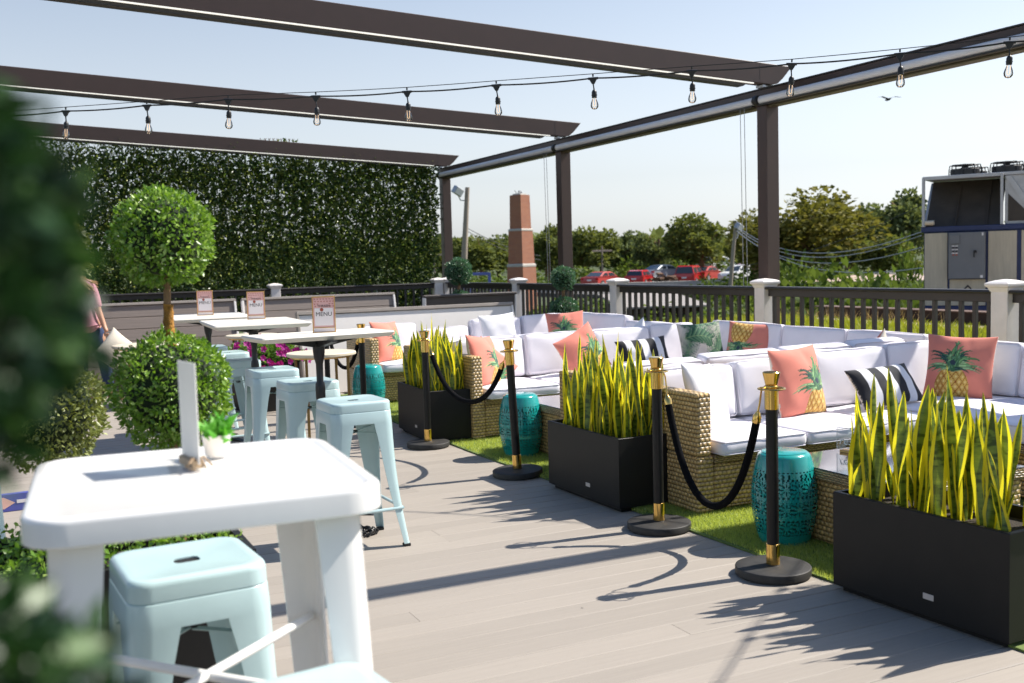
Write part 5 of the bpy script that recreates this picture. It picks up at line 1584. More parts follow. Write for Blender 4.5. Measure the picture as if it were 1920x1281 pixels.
# ------------------------------------------------------------------ small things on the deck
ch = thing('black_chain', 'coil of black plastic chain on the deck by the foot of the nearest bar stool', 'chain', (1.72, 5.66, 0.004))
lk = MB()
pts = [(0.020 * math.cos(a) * 1.0, 0.011 * math.sin(a), 0) for a in [2 * PI * k / 14 for k in range(15)]]
lk.tube(pts, 0.0042, 6, caps=False)
lkm = lk.mesh('link', M['blackplastic'])
rr = random.Random(4)
for k in range(46):
    a = k * 0.42; r = 0.05 + 0.05 * rr.random()
    z = 0.006 + 0.05 * rr.random() * (1 - r / 0.12)
    link('link', lkm, ch, (r * math.cos(a), 0.8 * r * math.sin(a), z), (rr.uniform(-1, 1), rr.uniform(-1, 1), a + 1.57))
for k in range(12):
    t_ = k / 11
    link('link', lkm, ch, (-0.04 - 0.08 * t_, 0.02 + 0.03 * t_, 0.05 + 0.20 * t_), ((k % 2) * 1.57, -1.1, 2.8))
cb_ = MB().tube([(1.05, 9.0, 0.012), (1.2, 8.6, 0.010), (1.35, 8.2, 0.010), (1.40, 7.9, 0.012), (1.30, 7.55, 0.010)], 0.009, 8)
tag(cb_.build('floor_cable', M['cable']), 'black cable lying on the deck under the pale blue stools', 'cable')
t = thing('printed_board', 'blue printed board with a pink shape on the deck at far left', 'board', (-0.20, 7.45, 0.001), R(4))
MB().cbox(-0.24, 0.24, -0.02, 0.02, 0, 0.115, 0.003).build('board', M['signblue'], t)
MB().prism([(-0.02, 0.02), (0.09, 0.02), (0.155, 0.055), (0.09, 0.095), (-0.02, 0.095)], -0.0215, -0.0203).build('pink_shape', M['signpink'], t)
MB().box(0.165, 0.225, -0.0218, -0.0203, 0.05, 0.072).build('white_bar', M['whitecard'], t)

# ------------------------------------------------------------------ person
def skin_body(name, joints, edges, m, parent, root=0, sub=2):
    me = bpy.data.meshes.new(name)
    me.from_pydata([j[0] for j in joints], edges, [])
    o = link(name, me, parent)
    md = o.modifiers.new('skin', 'SKIN'); md.use_smooth_shade = True
    sk = me.skin_vertices[0].data
    for i, j in enumerate(joints):
        r = j[1]; sk[i].radius = r if isinstance(r, tuple) else (r, r); sk[i].use_root = (i == root)
    s2 = o.modifiers.new('sub', 'SUBSURF'); s2.levels = sub; s2.render_levels = sub
    dg = bpy.context.evaluated_depsgraph_get()
    m2 = bpy.data.meshes.new_from_object(o.evaluated_get(dg)); m2.name = name
    o.modifiers.clear(); old = o.data; o.data = m2; bpy.data.meshes.remove(old)
    m2.materials.clear(); m2.materials.append(m)
    for p in m2.polygons: p.use_smooth = True
    return o
pr = thing('person', 'person in a pink blouse and blue jeans at the left, holding a cream pillow', 'person', (0.93, 13.35, 0.0), R(-14))
# local: +x is to the right in the picture, -y towards the camera; she leans towards the left
J = [((-0.10, 0.0, 0.92), (0.15, 0.11)), ((-0.15, 0.0, 1.10), (0.125, 0.09)), ((-0.22, 0.0, 1.28), (0.15, 0.10)), ((-0.25, 0.0, 1.40), (0.10, 0.075)), ((-0.275, 0.0, 1.48), 0.048), ((-0.30, -0.01, 1.56), 0.07), ((-0.31, -0.015, 1.65), 0.085), ((-0.315, -0.01, 1.72), 0.055),
     ((-0.06, -0.02, 1.385), 0.058), ((0.01, -0.05, 1.12), 0.043), ((0.085, -0.10, 0.90), 0.030), ((0.12, -0.13, 0.83), (0.034, 0.018)),
     ((-0.42, 0.02, 1.385), 0.058), ((-0.47, -0.05, 1.13), 0.043), ((-0.42, -0.22, 0.98), 0.030), ((-0.38, -0.27, 0.95), (0.034, 0.018)),
     ((-0.01, 0.0, 0.80), 0.092), ((0.06, -0.03, 0.47), 0.062), ((0.08, 0.05, 0.10), 0.040), ((0.17, 0.0, 0.045), 0.032), ((0.22, -0.02, 0.035), 0.024),
     ((-0.19, 0.0, 0.80), 0.092), ((-0.20, -0.05, 0.47), 0.062), ((-0.24, 0.06, 0.10), 0.040), ((-0.17, -0.02, 0.045), 0.032), ((-0.12, -0.05, 0.035), 0.024)]
E_ = [(0, 1), (1, 2), (2, 3), (3, 4), (4, 5), (5, 6), (6, 7), (3, 8), (8, 9), (9, 10), (10, 11), (3, 12), (12, 13), (13, 14), (14, 15), (0, 16), (16, 17), (17, 18), (18, 19), (19, 20), (0, 21), (21, 22), (22, 23), (23, 24), (24, 25)]
skin_body('body', J, E_, M['skin'], pr)
fb = []
def finger(b0, dirs, r, ln):
    pts = [Vector(b0)]
    for d in dirs: pts.append(pts[-1] + Vector(d).normalized() * ln)
    return pts
hand = MB()
for k in range(4):
    hand.tube(finger((0.108 + 0.010 * k, -0.132 - 0.012 * k, 0.812), [(0.25, -0.3, -1), (0.1, 0.35, -1), (-0.2, 0.7, -0.6)], 0.008, (0.032, 0.035, 0.033, 0.027)[k]), [0.009, 0.0085, 0.0075, 0.006], 8)
hand.tube(finger((0.098, -0.118, 0.835), [(-0.4, -0.3, -1), (0.2, -0.3, -1)], 0.009, 0.03), [0.010, 0.009, 0.007], 8)
for k in range(4):
    hand.tube(finger((-0.385 + 0.010 * k, -0.275, 0.94), [(0.3, -0.6, -1), (0.3, -0.2, -1), (0.2, 0.4, -0.8)], 0.008, (0.032, 0.035, 0.033, 0.027)[k]), [0.009, 0.0085, 0.0075, 0.006], 8)
tag(hand.build('fingers', M['skin'], pr), kind='stuff')
# clothes a little outside the body
JB = [((-0.085, 0, 0.80), (0.150, 0.115)), ((-0.095, 0, 0.90), (0.182, 0.138)), ((-0.12, 0, 1.0), (0.160, 0.120)), ((-0.15, 0.0, 1.10), (0.145, 0.11)), ((-0.22, 0.0, 1.28), (0.168, 0.118)), ((-0.25, 0, 1.405), (0.11, 0.085)),
      ((-0.055, -0.02, 1.385), 0.078), ((-0.02, -0.035, 1.25), 0.070), ((0.015, -0.055, 1.10), 0.058), ((-0.425, 0.02, 1.385), 0.078), ((-0.455, -0.01, 1.25), 0.070), ((-0.475, -0.06, 1.11), 0.058)]
skin_body('blouse', JB, [(0, 1), (1, 2), (2, 3), (3, 4), (4, 5), (5, 6), (6, 7), (7, 8), (5, 9), (9, 10), (10, 11)], M['blouse'], pr, 2)
JL = [((-0.10, 0, 0.98), (0.150, 0.112)), ((-0.10, 0, 0.88), (0.165, 0.125)), ((-0.015, 0, 0.74), 0.098), ((0.06, -0.03, 0.47), 0.078), ((0.08, 0.05, 0.10), 0.066), ((-0.185, 0, 0.74), 0.098), ((-0.20, -0.05, 0.47), 0.078), ((-0.24, 0.06, 0.10), 0.066)]
skin_body('jeans', JL, [(0, 1), (1, 2), (2, 3), (3, 4), (1, 5), (5, 6), (6, 7)], M['jeans'], pr)
for (a, b_) in (((0.08, 0.05, 0.05), (0.235, -0.02, 0.03)), ((-0.24, 0.06, 0.05), (-0.11, -0.05, 0.03))):
    MB().tube([a, Vector(a).lerp(Vector(b_), 0.5), b_], [0.045, 0.042, 0.028], 10).build('shoe', M['shoe'], pr)
hb = MB()
rr = random.Random(9)
for k in range(46):
    a = rr.uniform(0.4, 2 * PI - 0.4) - PI / 2
    p0 = Vector((-0.31 + 0.06 * math.cos(a), 0.0 + 0.07 * math.sin(a), 1.70))
    p1 = Vector((-0.30 + 0.105 * math.cos(a), 0.0 + 0.105 * math.sin(a), 1.60)); ln = rr.uniform(1.26, 1.42)
    p2 = Vector((-0.24 + 0.13 * math.cos(a), 0.0 + 0.12 * math.sin(a), 1.45)); p3 = Vector((-0.12 + 0.15 * math.cos(a), -0.02 + 0.13 * math.sin(a), ln))
    hb.tube([(-0.315, 0, 1.745), p0, p1, p2, p3], [0.02, 0.024, 0.022, 0.018, 0.004], 6)
hb.build('hair', M['hair'], pr)
fc = MB()
for sx in (-0.03, 0.03): fc.sphere((-0.312 + sx, -0.088, 1.655), 0.011, 8, 6)
fc.build('eyes', M['ink'], pr)
MB().tube([(-0.312, -0.085, 1.65), (-0.312, -0.112, 1.622), (-0.312, -0.090, 1.615)], [0.010, 0.013, 0.008], 8).build('nose', M['skin'], pr)
MB().tube([(-0.337, -0.084, 1.588), (-0.312, -0.092, 1.585), (-0.287, -0.084, 1.588)], [0.003, 0.006, 0.003], 6).build('mouth', M['redink'], pr)
pm_b = pillow_mesh('carried_pillow', 0.205, 0.205, 0.075, lambda U, V: paint_pineapple(U, V, 0.1, -0.6, 1.0), 60, seed=8)
pillow(pm_b, 'carried_pillow', (1.10, 13.06, 0.600), 192, -6, 42, 'cream backed pillow hanging by its corner from the hand of the person in pink')

# ------------------------------------------------------------------ beyond the railing: roof strip, chiller, walls
tag(link('roof_terrace', MB().prism([(8.2, -2), (22, -2), (22, 17.4), (14.4, 17.4), (14.4, 14.0), (8.2, 14.0)], -1.3, 0.02, axis='z').mesh('roof_terrace', M['tan'])), kind='structure')
tag(link('planting_bed', MB().box(8.6, 11.35, 1.0, 13.9, 0.021, 0.30).mesh('planting_bed', M['soil'])), kind='structure')
gc = blades([(8.62, 11.33, 2.5, 13.8, 1900)], 'sedum', 'yellow_groundcover', (0.12, 0.30), 0.055, 0.295, 0.8)
tag(gc, kind='stuff')
dg_ = blades([(11.6, 13.7, 12.2, 15.5, 110)], 'drygrass', 'dry_grass', (0.25, 0.6), 0.02, 0.02, 0.7); tag(dg_, kind='stuff')
gr = MB(); gr.prism([(11.4, 0.02), (12.2, 0.20), (13.2, 0.30), (13.95, 0.30), (13.95, 0.02)], 2.0, 15.4)
tag(gr.build('gravel_bank', M['tan']), kind='structure')
t = thing('parapet_wall', 'low dark rust parapet wall with pale coping in front of the chiller unit', 'wall', (14.15, 0, 0.02))
MB().cbox(-0.15, 0.15, 2.0, 15.6, 0, 0.47, 0.005).build('wall', M['rust'], t)
MB().cbox(-0.18, 0.18, 1.9, 15.7, 0.472, 0.490, 0.004).build('coping', mat('rust_coping', (0.12, 0.07, 0.05), 0.7), t)

ac = thing('chiller_unit', 'large rooftop chiller with dark angled coil bay, beige panels, grey control box and two fans', 'chiller unit', (17.44, 16.27, 0.02), R(-58))
# local: +x along the front (to the right), +y away from the camera
Wd, Dp = 4.2, 2.3
MB().cbox(-0.02, Wd, 0.02, Dp, 0.0, 0.32, 0.01).build('base_skirt', M['navy'], ac)
MB().cbox(0.03, Wd - 0.03, 0.05, Dp - 0.03, 0.322, 1.875, 0.01).build('cabinet', M['navy'], ac)
MB().cbox(-0.02, Wd, 0.0, Dp, 1.876, 1.985, 0.008).build('mid_rail', M['navy'], ac)
for (x0, x1, z0, z1, m, nm) in ((0.05, 0.50, 0.33, 1.85, 'beigepanel', 'left_panel'), (0.545, 1.235, 0.33, 0.875, 'beigepanel', 'lower_panel'), (1.285, 1.815, 0.33, 1.85, 'beigepanel', 'right_panel'), (1.90, 2.9, 0.33, 1.85, 'beigepanel', 'side_panel'), (2.95, 4.1, 0.33, 1.85, 'beigepanel', 'side_panel')):
    MB().cbox(x0, x1, 0.022, 0.048, z0, z1, 0.004).build(nm, M[m], ac)
cbx = MB().cbox(0.54, 1.24, -0.10, 0.048, 0.89, 1.845, 0.008).build('control_box', M['greybox'], ac)
MB().cbox(0.575, 0.765, -0.125, -0.101, 1.615, 1.80, 0.004).build('relay_box', M['greybox'], cbx)
for i in range(2):
    for j in range(3):
        x_, z_ = 0.635 + i * 0.065, 1.555 - j * 0.075
        MB().box(x_ - 0.026, x_ + 0.026, -0.1035, -0.1015, z_ + 0.005, z_ + 0.024).build('label_plate', M['paint_white'], cbx)
        MB().lathe([(0.018, -0.015), (0.020, 0.0), (0.0, 0.0)], 12).build('push_button', M['redink'] if j == 2 else M['ink'], cbx, (x_, -0.1012, z_ - 0.018), (-PI / 2, 0, 0))
b = MB(); b.lathe([(0.0, 0.0), (0.032, 0.0), (0.032, 0.03), (0.0, 0.03)], 16, T=Matrix.Translation((1.055, -0.102, 1.445)) @ Matrix.Rotation(PI / 2, 4, 'X'))
b.cbox(1.028, 1.052, -0.155, -0.125, 1.33, 1.47, 0.004); b.build('isolator_handle', M['blackplastic'], cbx)
MB().box(1.155, 1.205, -0.1035, -0.1015, 0.905, 0.96).build('data_label', M['paint_white'], cbx)
MB().box(1.18, 1.21, -0.1035, -0.1015, 1.77, 1.83).build('data_label', M['paint_white'], cbx)
b = MB(); b.prism([(0.75, 0.60), (0.90, 0.765), (1.05, 0.60), (1.01, 0.60), (0.90, 0.72), (0.79, 0.60)], 0.0175, 0.0205)
b.prism([(0.845, 0.60), (0.875, 0.66), (0.895, 0.63), (0.91, 0.68), (0.955, 0.60), (0.925, 0.60), (0.905, 0.635), (0.885, 0.60)], 0.0175, 0.0205)
b.build('mountain_emblem', M['ink'], ac)
# coil bay: open frame with slanted dark coil behind it
fz0, fz1, fx1 = 1.986, 3.02, 1.56
b = MB()
b.cbox(0.0, 0.055, -0.02, 0.05, fz0, fz1, 0.004); b.cbox(fx1 - 0.05, fx1, -0.02, 0.05, fz0, fz1, 0.004); b.cbox(0.056, fx1 - 0.051, -0.03, 0.06, fz1 - 0.06, fz1 + 0.01, 0.004); 
b.build('bay_frame', M['galv'], ac)
b = MB(); b.prism([(0.10, fz0), (0.16, fz0), (0.95, fz1 - 0.06), (0.89, fz1 - 0.06)], 0.06, fx1 - 0.06, axis='x'); b.build('coil', M['coil'], ac)
b = MB(); b.prism([(0.02, fz0), (1.0, fz0), (1.0, fz1 - 0.07)], 0.0, 0.03, axis='x') if False else b.prism([(0.06, fz0), (0.98, fz1 - 0.07), (0.98, fz0)], 0.005, 0.05, axis='x'); b.build('bay_side', M['galv'], ac)
b = MB()
for xx in (0.62, 1.22): b.prism([(0.06, fz0), (0.10, fz0), (0.88, fz1 - 0.07), (0.84, fz1 - 0.07)], xx, xx + 0.03, axis='x')
b.build('coil_rib', M['coil'], ac)
MB().cbox(0.0, Wd, 0.061, Dp, fz1 - 0.045, fz1 + 0.02, 0.006).build('roof_deck', M['galv'], ac)
MB().cbox(fx1 + 0.02, Wd, 0.10, Dp - 0.05, fz0 + 0.002, fz1 - 0.05, 0.006).build('end_casing', M['galv'], ac)
b = MB(); b.prism([(fx1 + 0.08, fz0 + 0.06), (fx1 + 0.60, fz0 + 0.06), (fx1 + 0.08, fz0 + 0.62)], 0.090, 0.099); b.build('dark_vent', M['coil'], ac)
b = MB(); b.prism([(fx1 + 0.62, fz0 + 0.02), (fx1 + 0.74, fz0 + 0.02), (fx1 + 0.14, fz1 - 0.06), (fx1 + 0.02, fz1 - 0.06)], 0.06, 0.089); b.build('brace', M['galv'], ac)
for (cx, cy) in ((0.76, 0.50), (1.56, 0.50), (0.76, 1.5), (1.56, 1.5), (2.4, 0.50), (3.2, 0.50)):
    f = MB().lathe([(0.29, 0.0), (0.29, 0.13), (0.275, 0.14), (0.265, 0.02)], 30).build('fan_shroud', M['blackplastic'], ac, (cx, cy, fz1 + 0.021))
    b = MB()
    for k in range(8):
        a = k * PI / 4
        b.tube([(0, 0, 0.20), (0.2 * math.cos(a), 0.2 * math.sin(a), 0.225), (0.30 * math.cos(a), 0.30 * math.sin(a), 0.215), (0.315 * math.cos(a), 0.315 * math.sin(a), 0.13), (0.32 * math.cos(a), 0.32 * math.sin(a), 0.0)], 0.012, 5)
    for r_ in (0.14, 0.26): b.tube([(r_ * math.cos(2 * PI * k / 20), r_ * math.sin(2 * PI * k / 20), 0.216) for k in range(21)], 0.010, 5, caps=False)
    b.lathe([(0.07, 0.10), (0.07, 0.24), (0.0, 0.25)], 12)
    b.build('fan_guard', M['blackplastic'], f)
    b = MB()
    for k in range(4):
        T = Matrix.Rotation(k * PI / 2 + 0.3, 4, 'Z')
        b.add([(0.06, -0.06, 0.06), (0.25, -0.07, 0.05), (0.25, 0.08, 0.10), (0.06, 0.06, 0.11)], [(0, 1, 2, 3)], T=T)
    b.build('fan_blade_set', M['greybox'], f)
wl = MB().tube([(0.06, 0.01, 2.07), (0.24, 0.01, 2.07)], 0.05, 10)
wl.build('bay_lamp', M['cream'], ac)

# ------------------------------------------------------------------ chimney, poles, wires
t = thing('brick_chimney', 'tall red brick chimney stack with pale stone bands and wires on top', 'chimney', (26.6, 54.1, -1.3), R(24))
def sqz(a, z): return [(-a, -a, z), (a, -a, z), (a, a, z), (-a, a, z)]
MB().loft([sqz(0.62, 0), sqz(0.585, 2.52)]).build('lower_shaft', M['brick'], t)
MB().loft([sqz(0.60, 2.521), sqz(0.60, 2.62), sqz(0.56, 2.70)]).build('stone_band', M['concrete'], t)
MB().loft([sqz(0.535, 2.701), sqz(0.495, 4.56)]).build('middle_shaft', M['brick'], t)
MB().loft([sqz(0.51, 4.561), sqz(0.51, 4.63), sqz(0.47, 4.69)]).build('stone_band', M['concrete'], t)
MB().loft([sqz(0.435, 4.691), sqz(0.405, 6.60)]).build('upper_shaft', M['brick'], t)
MB().loft([sqz(0.30, 6.601), sqz(0.28, 6.68)]).build('flue_collar', M['concrete'], t)
b = MB()
rr = random.Random(2)
for k in range(9):
    x_ = -0.3 + 0.07 * k
    b.tube([(x_, 0, 6.68), (x_ + rr.uniform(-.15, .15), rr.uniform(-.1, .1), 6.80 + 0.1 * rr.random())], 0.018, 5)
b.build('wire_tangle', M['steelwire'], t)

def pole(label, x, y, h, lean, r=0.19, arm=None, light=None, z=-1.3, cat='utility pole'):
    t = thing('utility_pole', label, cat, (x, y, z))
    top = Vector((lean, 0, h))
    MB().tube([(0, 0, 0), Vector((lean * 0.45, 0, h * 0.5)), top], [r * 1.15, r * 1.0, r * 0.75], 10).build('shaft', M['polewood'], t)
    if arm:
        MB().cbox(lean - arm, lean + arm, -0.06, 0.06, h - 0.55, h - 0.38, 0.01).build('crossarm', M['polewood'], t)
    if light:
        dx, s = light
        f = MB().cbox(-0.40 * s, 0.40 * s, -0.25 * s, 0.25 * s, -0.30 * s, 0.30 * s, 0.03).build('floodlight', M['galv'], t, (lean + dx, -0.1, h - 0.25), (R(20), R(25), R(20)))
        MB().box(-0.34 * s, 0.34 * s, -0.268 * s, -0.252 * s, -0.24 * s, 0.24 * s).build('lens', M['cassette'], f)
        MB().tube([(lean, 0, h - 0.9), (lean + dx * 0.7, 0, h - 0.85), (lean + dx, -0.05, h - 0.45)], 0.04, 6).build('bracket_arm', M['galv'], t)
    return t
pole('leaning wooden utility pole with a floodlight near the corner pergola post', 27.35, 64.7, 7.85, 0.60, 0.20, None, (-0.75, 0.85))
pole('leaning wooden utility pole with a square lamp in front of the round tree', 37.35, 49.0, 4.7, 0.55, 0.12, None, (0.15, 0.62))
pole('thin distant pole with a crossarm among the trees left of the chimney', 38.5, 98.0, 4.2, 0.0, 0.10, 0.95)
pole('thin distant pole with two crossarms above the parked red cars', 52.0, 88.0, 4.1, 0.0, 0.10, 1.1)
pole('thin distant pole half hidden behind the sagging cables near the chiller', 55.0, 61.0, 3.9, 0.0, 0.10, 0.9)
def wires(label, pts_list, r, m='steelwire'):
    p0 = Vector(pts_list[0][0])
    t = thing('overhead_wires', label, 'wires', tuple(p0))
    for (a, b_, sag) in pts_list:
        a = Vector(a); b_ = Vector(b_); pp = []
        for k in range(17):
            u = k / 16; v = a.lerp(b_, u); v.z -= sag * 4 * u * (1 - u); pp.append(v - p0)
        MB().tube(pp, r, 5).build('wire', M[m], t)
wires('bundle of overhead cables sagging from the square lamp pole towards the chiller', [((37.9, 49.0, 3.25), (24.2, 22.6, 2.05), 1.05), ((37.9, 49.0, 3.15), (24.2, 22.6, 1.95), 1.12), ((37.9, 49.0, 2.95), (24.2, 22.6, 1.60), 1.05), ((37.9, 49.0, 3.0), (24.2, 22.6, 1.0), 0.95)], 0.017)
wires('pair of overhead wires running from the floodlight pole past the chimney', [((27.85, 64.7, 3.85), (36.0, 70.0, 1.9), 0.25), ((27.85, 64.7, 3.65), (36.0, 70.0, 1.6), 0.3)], 0.022, 'cable')
wires('single wire rising across the olive tree towards the chiller', [((37.9, 49.0, 0.9), (33.0, 30.0, 3.6), 0.5)], 0.016, 'cable')

# blue frame
t = thing('blue_frame', 'blue steel gate frame standing beyond the railing left of the chimney', 'frame', (24.2, 55.2, -1.3), R(-24))
MB().cbox(-0.86, -0.70, -0.08, 0.08, 0, 2.10, 0.01).build('leg', M['blueframe'], t)
MB().cbox(0.70, 0.86, -0.08, 0.08, 0, 2.10, 0.01).build('leg', M['blueframe'], t)
MB().cbox(-0.86, 0.86, -0.08, 0.08, 2.101, 2.26, 0.01).build('crossbeam', M['blueframe'], t)
MB().cbox(-0.45, -0.32, -0.06, 0.06, 0, 1.65, 0.01).build('centre_post', M['blueframe'], t)

# ------------------------------------------------------------------ parked cars
def car(name, label, x, y, rz, m, kind, z=-1.0):
    t = thing(name, label, 'car', (x, y, z), rz, 'cars parked on the lot beyond the railing')
    if kind == 'suv':
        Lh, W, prof_b, cab = 2.3, 0.93, [(-2.28, 0.35), (-2.32, 0.75), (-2.28, 1.02), (2.0, 1.02), (2.25, 0.85), (2.32, 0.6), (2.28, 0.3)], [(-2.22, 1.02), (-2.05, 1.68), (-1.6, 1.76), (0.5, 1.74), (0.95, 1.62), (1.55, 1.03)]
    elif kind == 'sedan':
        Lh, W, prof_b, cab = 2.3, 0.90, [(-2.28, 0.32), (-2.34, 0.65), (-2.25, 0.96), (-1.4, 0.99), (1.3, 0.92), (2.1, 0.78), (2.32, 0.55), (2.28, 0.26)], [(-1.75, 0.985), (-0.95, 1.36), (-0.4, 1.43), (0.25, 1.41), (0.55, 1.33), (1.25, 0.93)]
    else:
        Lh, W, prof_b, cab = 1.95, 0.86, [(-1.93, 0.32), (-1.98, 0.65), (-1.92, 0.96), (1.1, 0.92), (1.75, 0.78), (1.96, 0.55), (1.93, 0.26)], [(-1.86, 0.96), (-1.6, 1.40), (-1.1, 1.48), (0.1, 1.46), (0.4, 1.36), (1.05, 0.925)]
    b = MB()
    b.loft([[(p[0] * 0.985, -W + 0.05, p[1]) for p in prof_b], [(p[0], -W, p[1] - 0.0) for p in prof_b], [(p[0], W, p[1]) for p in prof_b], [(p[0] * 0.985, W - 0.05 + 0.1, p[1]) for p in prof_b]])
    body = b.build('body', M[m], t, bevel=0.05, seg=2)
    b = MB()
    wi = W - 0.06; wt = W - 0.24
    zb = min(p[1] for p in cab); zm = max(p[1] for p in cab)
    def wy(z): return wi + (wt - wi) * (z - zb) / (zm - zb)
    b.loft([[(p[0], -wy(p[1]), p[1] - 0.005) for p in cab], [(p[0], wy(p[1]), p[1] - 0.005) for p in cab]])
    b.build('cabin', M[m], t, bevel=0.04, seg=2)
    # windows, slightly proud of the cabin
    def glass(name, q):
        bb = MB(); c = sum((Vector(v) for v in q), Vector()) / 4
        n_ = (Vector(q[1]) - Vector(q[0])).cross(Vector(q[2]) - Vector(q[0])).normalized()
        if n_.dot(c - Vector((0, 0, 0.9))) < 0: n_ = -n_
        q2 = [c + (Vector(v) - c) * 0.90 + n_ * 0.012 for v in q]; q3 = [v - n_ * 0.03 for v in q2]
        bb.loft([q3, q2]); bb.build(name, M['glassdark'], t)
    r0, r1 = cab[0], cab[1]; f0, f1 = cab[-1], cab[-2]
    glass('rear_window', [(r0[0], -wy(r0[1]), r0[1]), (r0[0], wy(r0[1]), r0[1]), (r1[0], wy(r1[1]), r1[1]), (r1[0], -wy(r1[1]), r1[1])])
    glass('windscreen', [(f0[0], -wy(f0[1]), f0[1]), (f0[0], wy(f0[1]), f0[1]), (f1[0], wy(f1[1]), f1[1]), (f1[0], -wy(f1[1]), f1[1])])
    for s in (-1, 1):
        xm = (r1[0] + f1[0]) / 2 - 0.1; zt = min(r1[1], f1[1]) - 0.03
        glass('side_window', [(r0[0] + 0.25, s * wy(r0[1] + .03), r0[1] + 0.03), (xm - 0.03, s * wy(r0[1] + .03), r0[1] + 0.03), (xm - 0.03, s * wy(zt), zt), (r1[0] + 0.12, s * wy(zt), zt)])
        glass('side_window', [(xm + 0.03, s * wy(f0[1] + .05), f0[1] + 0.05), (f0[0] - 0.2, s * wy(f0[1] + .05), f0[1] + 0.05), (f1[0] - 0.05, s * wy(zt), zt), (xm + 0.03, s * wy(zt), zt)])
        MB().cbox(-Lh - 0.03, -Lh + 0.10, min(s * (W - 0.28), s * (W + 0.005)), max(s * (W - 0.28), s * (W + 0.005)), 0.70, 0.88, 0.01).build('tail_light', M['taillight'], t)
        MB().cbox(Lh - 0.12, Lh + 0.02, min(s * (W - 0.32), s * (W - 0.02)), max(s * (W - 0.32), s * (W - 0.02)), 0.60, 0.73, 0.01).build('headlight', M['carsilver'], t)
    MB().box(-Lh - 0.045, -Lh - 0.01, -0.22, 0.22, 0.62, 0.75).build('number_plate', M['paint_white'], t)
    for sx in (-1, 1):
        for s in (-1, 1):
            w_ = MB().lathe([(0.0, -0.10), (0.26, -0.10), (0.325, -0.08), (0.325, 0.08), (0.26, 0.10), (0.0, 0.10)], 18).build('wheel', M['tyre'], t, (sx * (Lh - 0.85), s * (W - 0.08), 0.325), (PI / 2, 0, 0))
            MB().lathe([(0.0, -0.112), (0.20, -0.112), (0.20, 0.112), (0.0, 0.112)], 14).build('rim', M['galv'], w_)
    return t
tag(link('parking_lot', MB().box(38, 110, 62, 96, -1.4, -1.0).mesh('parking_lot', M['asphalt'])), kind='structure')
car('parked_car', 'red sedan parked with its tail to the deck, leftmost of the cars behind the railing', 48.6, 82.2, R(28), 'carred2', 'sedan')
car('parked_car', 'small red hatchback parked between the red sedan and a silver car', 51.6, 80.6, R(40), 'carred', 'hatch')
car('parked_car', 'silver blue car parked behind the pile of scrap, right of the red hatchback', 55.1, 82.2, R(15), 'carsilver', 'sedan', -0.55)
car('parked_suv', 'bright red boxy van parked square to the deck, largest of the parked cars', 55.8, 78.9, R(42), 'carred', 'suv')
car('parked_car', 'pale red car partly hidden by the yellow bush, right of the red van', 58.6, 80.3, R(30), 'carred2', 'sedan', -0.8)
car('parked_suv', 'white car roof showing highest above the yellow bush beside the lamp pole', 63.7, 85.5, R(20), 'carwhite', 'suv', -0.25)
car('parked_car', 'white and red hatchback parked left of the big brown pergola post', 59.4, 76.6, R(200), 'carwhite', 'hatch', -0.8)
car('parked_car', 'dark maroon car peeping out from behind the big brown pergola post', 61.8, 77.9, R(30), 'cardark', 'hatch', -0.7)
t = thing('scrap_heap', 'heap of rusty brown scrap between the silver car and the red van', 'scrap heap', (52.6, 78.0, -1.0))
b = MB(); rr = random.Random(6)
for k in range(40):
    T = Matrix.Translation((rr.gauss(0, 0.8), rr.gauss(0, 0.4), 0.25 + abs(rr.gauss(0, 0.35)))) @ Matrix.Rotation(rr.uniform(0, 6), 4, 'Z') @ Matrix.Rotation(rr.uniform(-.6, .6), 4, 'X')
    s = rr.uniform(0.15, 0.5); b.box(-s, s, -s * .4, s * .4, -0.08, 0.08, T=T)
tag(b.build('pieces', mat('rusty_scrap', (0.13, 0.07, 0.04), 0.9, var=0.5, vscale=3), t), kind='stuff')

# low buildings and kerb walls
t = thing('long_shed', 'long low shed with a pinkish metal roof half hidden by bushes', 'shed', (47.5, 44.0, -1.3), R(-52))
MB().cbox(-7.5, 7.5, 0, 5, 0, 1.02, 0.02).build('wall', mat('brown_wall', (0.12, 0.09, 0.075), 0.9), t)
MB().prism([(-0.5, 1.03), (5.5, 1.26), (5.5, 1.36), (-0.5, 1.13)], -7.9, 7.9, axis='x').build('roof', M['roofmetal'], t)
t = thing('flat_shed', 'flat grey shed roof seen through the balusters left of the middle white post', 'shed', (21.6, 32.8, -1.35), R(-22))
MB().cbox(-1.1, 1.5, -1.0, 4.5, 0, 1.05, 0.02).build('wall', M['rust'], t)
MB().prism([(-1.2, 1.06), (5.0, 1.36), (5.0, 1.42), (-1.2, 1.12)], -1.4, 1.8, axis='x').build('roof', M['trimgrey'], t)
t = thing('kerb_wall', 'long pale concrete kerb wall along the car lot beyond the back railing', 'wall', (40.0, 74.0, -1.35), R(-22))
MB().cbox(-16, 22, -0.2, 0.2, 0, 0.95, 0.02).build('wall', M['concrete'], t)

